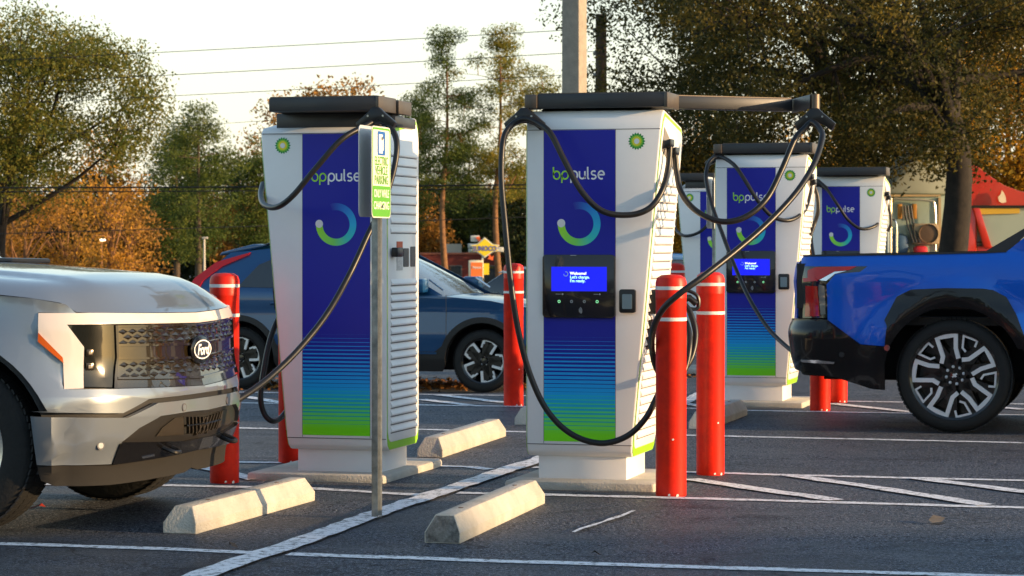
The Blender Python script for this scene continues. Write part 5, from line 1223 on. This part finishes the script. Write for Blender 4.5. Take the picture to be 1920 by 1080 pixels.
# unseen trees added behind the photographer to darken reflections in paint and glass
for i, (x, y, h) in enumerate([(-26, -30, 9), (-18, -34, 10), (-10, -31, 8.5), (-2, -36, 10), (6, -32, 9), (14, -35, 10), (22, -30, 8.5)]):
    tree('broadleaf_tree', ('added unseen dark tree behind the photographer, number from the west side '+'first second third fourth fifth sixth seventh'.split()[i]).replace('number from the west side ', 'the ')+' of that row', Vector((x, y, 0)), h, (0, 0, h*.55, 4.4, 3, h*.5), .25, LDARK, 8, 60, 160, .42, .9, 'added trees behind the photographer', seed=90+i, twig=.05)
# ================= POLES, WIRES, FAR PLACES =================
GRS = mat('verge_grass', (.035, .05, .015), .95, col2=(.10, .08, .03), vscale=.4, bump=.5, bscale=5)
mb = MB(); xs = [-150+10*i for i in range(31)]; ysg = [112, 130, 150, 200, 240]
mb.add([(x, y, gz(x, y)+.05) for y in ysg for x in xs], [(j*31+i, j*31+i+1, (j+1)*31+i+1, (j+1)*31+i) for j in range(4) for i in range(30)])
tag(mb.build('grass_verge', GRS, smooth=0, fix=False), kind='structure')
PCON = mat('pole_concrete', (.36, .31, .25), .85, col2=(.26, .23, .19), vscale=8, bump=.5, bscale=60)
p = base(1077, 30); t = thing('light_pole', p, R(-27), 'tall square concrete light pole rising behind the nearest charger', 'light pole')
mb = MB(); a, b = .122, .105; H = 9.2
mb.add([(i*a, j*a, 0) for i, j in ((-1, -1), (1, -1), (1, 1), (-1, 1))]+[(i*b, j*b, H) for i, j in ((-1, -1), (1, -1), (1, 1), (-1, 1))], [(0, 3, 2, 1), (4, 5, 6, 7), (0, 1, 5, 4), (1, 2, 6, 5), (2, 3, 7, 6), (3, 0, 4, 7)]); mb.build('shaft', PCON, t, bevel=.015)
mb = MB(); mb.box(-.3, .3, -.3, .3, 0, .35); mb.build('footing', CONC, t, bevel=.03)
mb = MB(); mb.box(-1.0, 1.0, -.04, .04, 9.1, 9.18); mb.build('cross_arm', ARM, t)
for s_ in (-1, 1): mb = MB(); mb.box(s_*1.0-.3, s_*1.0+.3, -.2, .2, 9.0, 9.15); mb.build('lamp_head', ARM, t, bevel=.03)
WOOD = mat('pole_wood', (.11, .075, .05), .9, col2=(.05, .035, .025), vscale=5, bump=.6, bscale=25)
p = base(1127, 60); t = thing('utility_pole', p, 0, 'dark wooden utility pole just right of the concrete light pole', 'utility pole'); ztop = CAMH+(456-27)/78.3-p.z
mb = MB(); mb.lathe([(.16, -.2), (.13, ztop), (0, ztop+.01)], 14); mb.build('shaft', WOOD, t)
mb = MB()
for y_ in (53, 96, 137): mb.lathe([(.0, 0), (.04, .0), (.05, .05), (.03, .1), (0, .11)], 10, 'z', (-.15, 0, CAMH+(456-y_)/78.3-p.z-.1))
mb.build('insulator', mat('porcelain', (.35, .33, .3), .3), t)
WIRE = mat('wire_black', (.02, .02, .02), .6)
def wire(pts, D, r, lab, sag=.0):
    a = at(pts[0], pts[1], D); b = at(pts[2], pts[3], D); P = []
    for i in range(25):
        f = i/24; q = a.lerp(b, f); q.z -= sag*4*f*(1-f); P.append(q)
    mb = MB(); mb.tube(P, r, 6); o = mb.build('power_line', WIRE, None, smooth=60); tag(o, lab, 'power line', 'overhead power lines')
wire((-700, 143, 1120, 53), 60, .0085, 'topmost overhead wire crossing the sky', .06)
wire((-700, 187, 1120, 96), 60, .0085, 'second overhead wire from the top', .06)
wire((-700, 224, 1120, 137), 60, .0075, 'third overhead wire from the top', .06)
wire((-700, 300, 1120, 182), 66, .006, 'thin fourth overhead wire, passing just behind the charger roofs', .06)
wire((-700, 350, 1120, 345), 58, .017, 'thick dark cable, lowest but one, running in front of the treeline', .05)
wire((-700, 358, 1120, 352), 58, .012, 'dark cable just below the thickest one', .05)
wire((-700, 455, 1120, 402), 64, .010, 'lowest wire, low across the dark trees above the blue crossover', .05)
POLE = mat('lamp_post_grey', (.45, .42, .36), .5)
for px, D, yt, lab, lit in ((383, 110, 448, 'slender far lamp post behind the red bollard by the silver pickup', 0), (190, 100, 452, 'slender far lamp post with a small lit lamp above the silver hood', 1)):
    p = base(px, D); h = CAMH+(456-yt)/FPX*D-p.z; t = thing('street_lamp', p, 0, lab, 'street lamp', 'far lamp posts')
    mb = MB(); mb.lathe([(.07, -.1), (.045, h), (0, h)], 10); mb.build('post', POLE if not lit else BARKO, t)
    mb = MB(); mb.box(-.10, .16, -.08, .08, h, h+.09); mb.build('lamp_head', POLE if not lit else mat('lamp_glow', (1, .9, .7), .5, emit=(1, .85, .6), estr=1.6), t, bevel=.02)
# --- red and yellow buildings, signs ---
D0 = 168; MAR = mat('wall_maroon', (.15, .022, .016), .7, var=.2, vscale=1); YEL = mat('wall_yellow', (.62, .42, .04), .6, var=.1)
def X(px, D=D0): return (px-960)/FPX*D
def Zf(py, D=D0): return CAMH-(py-456)/FPX*D
t = thing('store_building', (X(886), D0, gz(X(886), D0)), 0, 'low dark red store building beyond the blue crossover', 'building'); g = gz(X(886), D0)
mb = MB(); w2 = X(945)-X(886); mb.box(-w2-2.2, w2, 0, 8, 0, Zf(477)-g); mb.build('wall', MAR, t)
mb = MB(); mb.box(-w2-2.3, w2+.1, -.1, 8.1, Zf(477)-g, Zf(474)-g); mb.build('roof_edge', mat('coping', (.30, .10, .06), .6), t)
mb = MB(); mb.box(-w2+.2, -w2+1.3, 3, 4, Zf(474)-g, Zf(463)-g+.2); mb.build('roof_unit', mat('hvac', (.5, .48, .42), .5), t)
for x in (-2.2, .3):
    mb = MB(); mb.box(x, x+1.5, -.03, 0, .5, 1.9); f = mb.build('window', mat('window_frame', (.1, .1, .1), .5), t); mb = MB(); mb.box(x+.06, x+1.44, -.05, -.031, .56, 1.84); mb.build('pane', GLASS, f)
x0 = X(944)+.15; t = thing('diner_building', (x0, D0+1, gz(x0, D0)), 0, 'yellow fronted diner building with black letters, half hidden behind the nearest charger', 'building')
mb = MB(); mb.box(0, 12, 0, 8, 0, Zf(503)-g); mb.build('wall', mat('wall_brick', (.22, .16, .10), .8, var=.3), t)
mb = MB(); mb.box(-.05, 12.05, -.12, 8, Zf(503)-g+.003, Zf(475)-g); f = mb.build('fascia', YEL, t)
tm = text_mesh('WAFFLE HOUSE', .66, .03, bold=.02, space=1.25); place_text(tm, (X(973)-x0, -.16, Zf(495.5)-g), (1, 0, 0), (0, 0, 1), (0, -1, 0)); tm.build('lettering', BLK, f, smooth=0, fix=False)
for k in range(5): mb = MB(); mb.box(.5+2.2*k, 2.3+2.2*k, -.04, -.003, .6, 1.9); mb.build('window', GLASS, t)
# fuel price sign: yellow diamond with an arrow
Ds = 158; x0 = X(909, Ds); g = gz(x0, Ds); zc = Zf(465, Ds)-g; t = thing('fuel_sign', (x0, Ds, g), 0, 'yellow diamond fuel station sign with a red arrow and blue lettering', 'sign')
k = Ds/FPX*.84
def sx(px): return (px-910)*k
mb = MB(); mb.box(sx(903), sx(907), .12, .24, 0, zc); mb.build('post', mat('coping_white', (.7, .68, .6), .5), t)
P = [(-31, 6), (-17, 8), (0, 22), (17, 8), (31, 6), (26, 0), (31, -6), (17, -8), (0, -20), (-17, -8), (-31, -6), (-26, 0)]
mb = MB(); mb.prism([(a*k*1.06, zc+b*k*1.1) for a, b in P], lambda a, b, d: (a, d, b), -.02, .10, 0); dm = mb.build('diamond_rim', mat('sign_white', (1, 1, 1)), t, smooth=0)
mb = MB(); mb.prism([(a*k*.94, zc+b*k*.94) for a, b in P], lambda a, b, d: (a, d, b), -.05, -.021, 0); mb.build('diamond_field', mat('sign_yellow', (.85, .62, .02), .4, emit=(.9, .6, .03), estr=.04), dm, smooth=0)
tm = text_mesh('SUNOCO', .42, .02, 'CENTER', bold=.012, sx=.84); place_text(tm, (0, -.065, zc-.17), (1, 0, 0), (0, 0, 1), (0, -1, 0)); tm.build('blue_lettering', mat('sunny_blue', (.10, .10, .45), .4), dm, smooth=0, fix=False)
mb = MB(); mb.prism([(sx(890), zc+24*k), (sx(897), zc+26*k), (sx(925), zc-20*k), (sx(930), zc-16*k), (sx(928), zc-28*k), (sx(916), zc-24*k), (sx(920), zc-20*k)], lambda a, b, d: (a, d, b), .11, .18); mb.build('arrow', mat('arrow_red', (.75, .12, .03), .4, emit=(.8, .15, .03), estr=.1), t, smooth=0)
mb = MB()
for x0_, x1_, y0_, y1_ in ((878, 898, 437, 451), (872, 897, 455, 465), (873, 896, 466, 475), (938, 952, 463, 474)): mb = MB(); mb.box(sx(x0_), sx(x1_), .2, .5, zc+(465-y1_)*k, zc+(465-y0_)*k); mb.build('sign_box', mat('sign_grey', (.55, .56, .52), .5), t, bevel=.04)
D1 = 150; x0 = X(892, D1); g = gz(x0, D1); k = D1/FPX; t = thing('restaurant_sign', (x0, D1, g), 0, 'small orange and white street sign below the yellow diamond sign', 'sign')
mb = MB(); mb.box(-13.5*k, 14*k, 0, .25, Zf(525, D1)-g, Zf(488, D1)-g); mb.box(-.1, .1, .05, .2, 0, Zf(525, D1)-g); b_ = mb.build('cabinet', mat('sign_cream', (.8, .7, .5), .5), t, bevel=.05)
mb = MB(); mb.box(-9*k, 13*k, -.04, -.003, Zf(523, D1)-g, Zf(492, D1)-g); f = mb.build('face', mat('face_orange', (.85, .16, .03), .4, emit=(.9, .2, .04), estr=.12), t)
tm = text_mesh('Popeyes', .18, .01, 'CENTER', bold=.008, sx=.85); place_text(tm, (2*k, -.06, Zf(503, D1)-g), (1, 0, 0), (0, 0, 1), (0, -1, 0)); tm.build('lettering', mat('sign_white', (1, 1, 1)), f, smooth=0, fix=False)
mb = MB(); mb.box(15*k, 25*k, .1, .3, Zf(515, D1)-g, Zf(494, D1)-g); mb.build('reader_board', mat('sign_yellow', (1, 1, 0)), t)
# --- far parked cars ---
def far_car(px, D, rot, col, label, name='parked_car', L=4.5, H=1.5, dz=0):
    p = base(px, D); t = thing(name, p, rot, label, 'car', 'cars parked far off')
    m = mat('far_car_'+'_'.join(str(c) for c in col), col, .3, coat=1, metal=.2)
    lo = [(-L/2, .35), (-L/2, .85), (-L*.40, .95), (-L*.15, .96), (L*.22, .93), (L*.44, .80), (L/2, .66), (L/2, .32)]
    mb = MB(); n = 10
    for x, z in lo:
        for k_ in range(n+1): s_ = -1+2*k_/n; mb.v.append((x*(1-.05*abs(s_)**3), s_*.88, z if z < .5 else z-.05*abs(s_)**4))
    for i in range(len(lo)-1):
        for k_ in range(n): mb.f.append([i*(n+1)+k_, i*(n+1)+k_+1, (i+1)*(n+1)+k_+1, (i+1)*(n+1)+k_]); mb.m.append(0); mb.c.append(None)
    for s_ in (-.88, .88): mb.add([(x*.95, s_*.995, z-(.05 if z > .5 else 0)) for x, z in lo], [tuple(range(len(lo)))])
    mb.build('body', m, t, smooth=50, merge=True)
    gh = [(-L*.42, .93), (-L*.27, H-.08), (-L*.08, H), (L*.08, H-.03), (L*.24, .93)]
    mb = MB(); mb.prism(gh, lambda a, b, d: (a, d*(1-(b-.93)*.28), b), -.80, .80); mb.build('glasshouse', GLASS, t, smooth=40, bevel=.04)
    mb = MB(); mb.prism([(-L*.27, H-.10), (-L*.08, H+.012), (L*.08, H-.018), (L*.13, H-.12)], lambda a, b, d: (a, d*.86, b), -.80, .80); mb.build('roof', m, t, smooth=40, bevel=.03)
    for x in (-L*.31, L*.32):
        for s_ in (-.8, .8): mb = MB(); mb.lathe([(0, -.1), (.2, -.1), (.32, -.1), (.33, 0), (.32, .1), (.2, .1), (0, .1)], 24, 'y', (x, s_, .32)); mb.build('wheel', TYRE, t, smooth=40)
    return t
far_car(932, 60, -.2, (.03, .035, .045), 'dark car far behind the red bollard beside the blue crossover')
far_car(1010, 45, R(165), (.45, .5, .52), 'pale car low behind the nearest charger at its left edge', H=1.45)
far_car(300, 62, .1, (.55, .57, .55), 'pale car whose roof shows above the silver pickup hood', H=1.6)
far_car(1258, 44, .3, (.02, .10, .30), 'blue car glimpsed between the nearest charger and the far screenless charger', H=1.65)
# --- lorries behind the oaks ---
PAL = mat('lorry_pale', (.34, .42, .34), .4, coat=.4, var=.25, vscale=1.5); REDL = mat('lorry_red', (.46, .022, .008), .35, coat=.4, var=.1)
Dl = 52; k = Dl/FPX; xo = X(1735, Dl); t = thing('lorry', (xo, Dl, gz(xo, Dl)), 0, 'pale green lorry cab seen from behind, left of the dark oak trunk', 'lorry'); g = gz(xo, Dl)
def lx(px): return (px-1735)*k
def lz(py): return CAMH-(py-456)*k-g
mb = MB(); mb.box(lx(1655), lx(1800), .4, 3.0, .9, lz(366)); mb.build('sleeper_cab', PAL, t, bevel=.06)
mb = MB(); mb.prism([(lx(1662), lz(364)), (lx(1672), lz(350)), (lx(1742), lz(262)), (lx(1752), lz(256)), (lx(1790), lz(262)), (lx(1798), lz(364))], lambda a, b, d: (a, d, b), .45, 2.9); mb.build('roof_fairing', mat('lorry_fairing', (.40, .43, .36), .4, var=.15, vscale=2), t, bevel=.08)
mb = MB()
for q in ([(1672, 366), (1772, 366)],): mb.box(lx(1660), lx(1770), .37, .40, lz(368), lz(364))
mb.box(lx(1765), lx(1770), .35, .40, lz(470), lz(370)); mb.build('trim', mat('trim_tan', (.45, .33, .18), .5), t)
mb = MB(); mb.tube(spline([(lx(1676), .3, lz(372)), (lx(1700), .28, lz(373)), (lx(1745), .28, lz(376)), (lx(1757), .28, lz(388)), (lx(1758), .28, lz(470))], 5), .025, 8); mb.build('grab_rail', mat('rail_pale', (.6, .6, .5), .3, metal=.6), t)
mb = MB(); mb.tube([(lx(1670), .1, .9), (lx(1670), .1, lz(372))], .05, 12); mb.tube(spline([(lx(1672), .1, lz(410)), (lx(1682), .1, lz(420)), (lx(1683), .1, lz(470)), (lx(1683), .1, .9)], 5), .02, 8); mb.build('exhaust_pipe', CHROME, t)
for a in (1692, 1720): mb = MB(); mb.box(lx(a-4), lx(a+4), .33, .40, lz(410), lz(382)); mb.build('marker_light', mat('amber_marker', (.45, .20, .03), .4), t, bevel=.01)
mb = MB(); mb.box(lx(1716), lx(1762), .15, .40, lz(458), lz(419)); f = mb.build('cooling_unit', mat('unit_tan', (.35, .26, .16), .6), t, bevel=.02)
mb = MB(); mb.lathe([(0, .12), (.06, .12), (.18, .13), (.20, .10), (.20, .16)], 24, 'y', (lx(1743), 0, lz(438))); mb.build('fan', mat('fan_brown', (.10, .06, .035), .5), f)
mb = MB(); mb.box(lx(1672), lx(1708), .1, .5, lz(480), lz(438)); mb.build('tank', mat('tank_blue', (.04, .09, .17), .4), t, bevel=.15)
mb = MB(); mb.box(lx(1716), lx(1740), .0, .3, lz(480), lz(461)); mb.build('tool_box', mat('tool_red', (.55, .02, .03), .4), t, bevel=.06)
mb = MB()
for px_ in (1700, 1706, 1712): mb.tube(spline([(lx(px_), .3, lz(385)), (lx(px_+4), .2, lz(420)), (lx(px_+14), .1, lz(455))], 5), .018, 7)
mb.build('air_hose', BLK, t)
mb = MB(); mb.box(lx(1650), lx(1780), 0, 7, .55, .9); mb.build('chassis', WELL, t)
for y_ in (1.0, 5.5):
    for px_ in (1668, 1762): mb = MB(); mb.lathe([(0, -.15), (.25, -.15), (.5, -.15), (.52, 0), (.5, .15), (0, .15)], 28, 'x', (lx(px_), y_, .52)); mb.build('wheel', TYRE, t, smooth=40)
Dl = 55; k = Dl/FPX; xo = X(1860, Dl); t = thing('lorry', (xo, Dl, gz(xo, Dl)), 0, 'red lorry cab with a sloping roof behind the blue pickup cab', 'lorry'); g = gz(xo, Dl)
def lx(px): return (px-1860)*k
n = 10; prof_ = [(1800, 292), (1822, 297), (1848, 312), (1872, 330), (1895, 345), (1925, 356), (1960, 362)]
mb = MB()
for a, b in prof_:
    for j in range(n+1): s_ = -1+2*j/n; mb.v.append((lx(a)-.12*s_*s_, 1.25+s_*1.2, lz(b)-.05*abs(s_)**3))
for i in range(len(prof_)-1):
    for j in range(n): mb.f.append([i*(n+1)+j, i*(n+1)+j+1, (i+1)*(n+1)+j+1, (i+1)*(n+1)+j]); mb.m.append(0); mb.c.append(None)
mb.add([(lx(a)-.12, .05, lz(b)-.05) for a, b in prof_]+[(lx(1960), .05, lz(388)), (lx(1800), .05, lz(388))], [tuple(range(9))]); mb.build('roof_fairing', REDL, t, smooth=50)
mb = MB(); mb.box(lx(1795), lx(1832), .02, 2.4, .9, lz(386)); mb.box(lx(1832), lx(2010), .02, 2.4, .9, lz(462)); mb.build('cab', REDL, t, bevel=.04)
mb = MB(); mb.prism([(lx(1832), lz(388)), (lx(1955), lz(388)), (lx(1975), lz(462)), (lx(1850), lz(462))], lambda a, b, d: (a, d, b), .06, 2.3); mb.build('side_glass', mat('lorry_glass', (.26, .32, .30), .1, coat=1), t)
mb = MB(); mb.box(lx(1800), lx(1990), -.03, .03, lz(390), lz(385)); mb.build('visor_gap', WELL, t)
mb = MB(); mb.prism([(lx(1824), lz(388)), (lx(1836), lz(388)), (lx(1860), lz(465)), (lx(1845), lz(465))], lambda a, b, d: (a, d, b), -.02, .10); mb.build('door_pillar', REDL, t, bevel=.01)
mb = MB(); mb.prism([(lx(1836), lz(390)), (lx(1912), lz(390)), (lx(1912), lz(400)), (lx(1840), lz(402))], lambda a, b, d: (a, d, b), .0, .07); mb.build('sun_visor', mat('visor_gold', (.55, .33, .03), .5), t)
mb = MB(); mb.prism([(lx(x), lz(y)) for x, y in ((1872, 378), (1870, 370), (1875, 364), (1877, 357), (1881, 362), (1884, 370), (1885, 379), (1878, 381))], lambda a, b, d: (a, d, b), -.10, -.03); mb.build('emblem', mat('emblem_cream', (.75, .62, .45), .5), t)
mb = MB(); mb.box(lx(1800), lx(2020), .2, 2.2, .5, .9); mb.build('chassis', WELL, t)
for px_ in (1815, 1985):
    for y_ in (.2, 2.2): mb = MB(); mb.lathe([(0, -.15), (.25, -.15), (.5, -.15), (.52, 0), (.5, .15), (0, .15)], 28, 'y', (lx(px_), y_, .52)); mb.build('wheel', TYRE, t, smooth=40)
# --- unseen building added to shade the foreground (out of the picture, to the right) ---
t = thing('added_shade_building', (36, -2, 0), 0, 'added tan building out of the picture on the sunny side, shading the foreground', 'building')
mb = MB(); mb.box(-5, 6, -24, 3.0, 0, 6.4); mb.build('wall', mat('wall_tan', (.42, .34, .25), .8, var=.15), t)
mb = MB(); mb.box(-5.2, 6.2, -24.2, 3.2, 6.403, 6.7); mb.build('roof', mat('coping', (.3, .1, .06)), t)
for y_ in (-20, -15, -10, -5, 0): mb = MB(); mb.box(-5.05, -5.003, y_, y_+3, .8, 3); mb.build('window', GLASS, t)
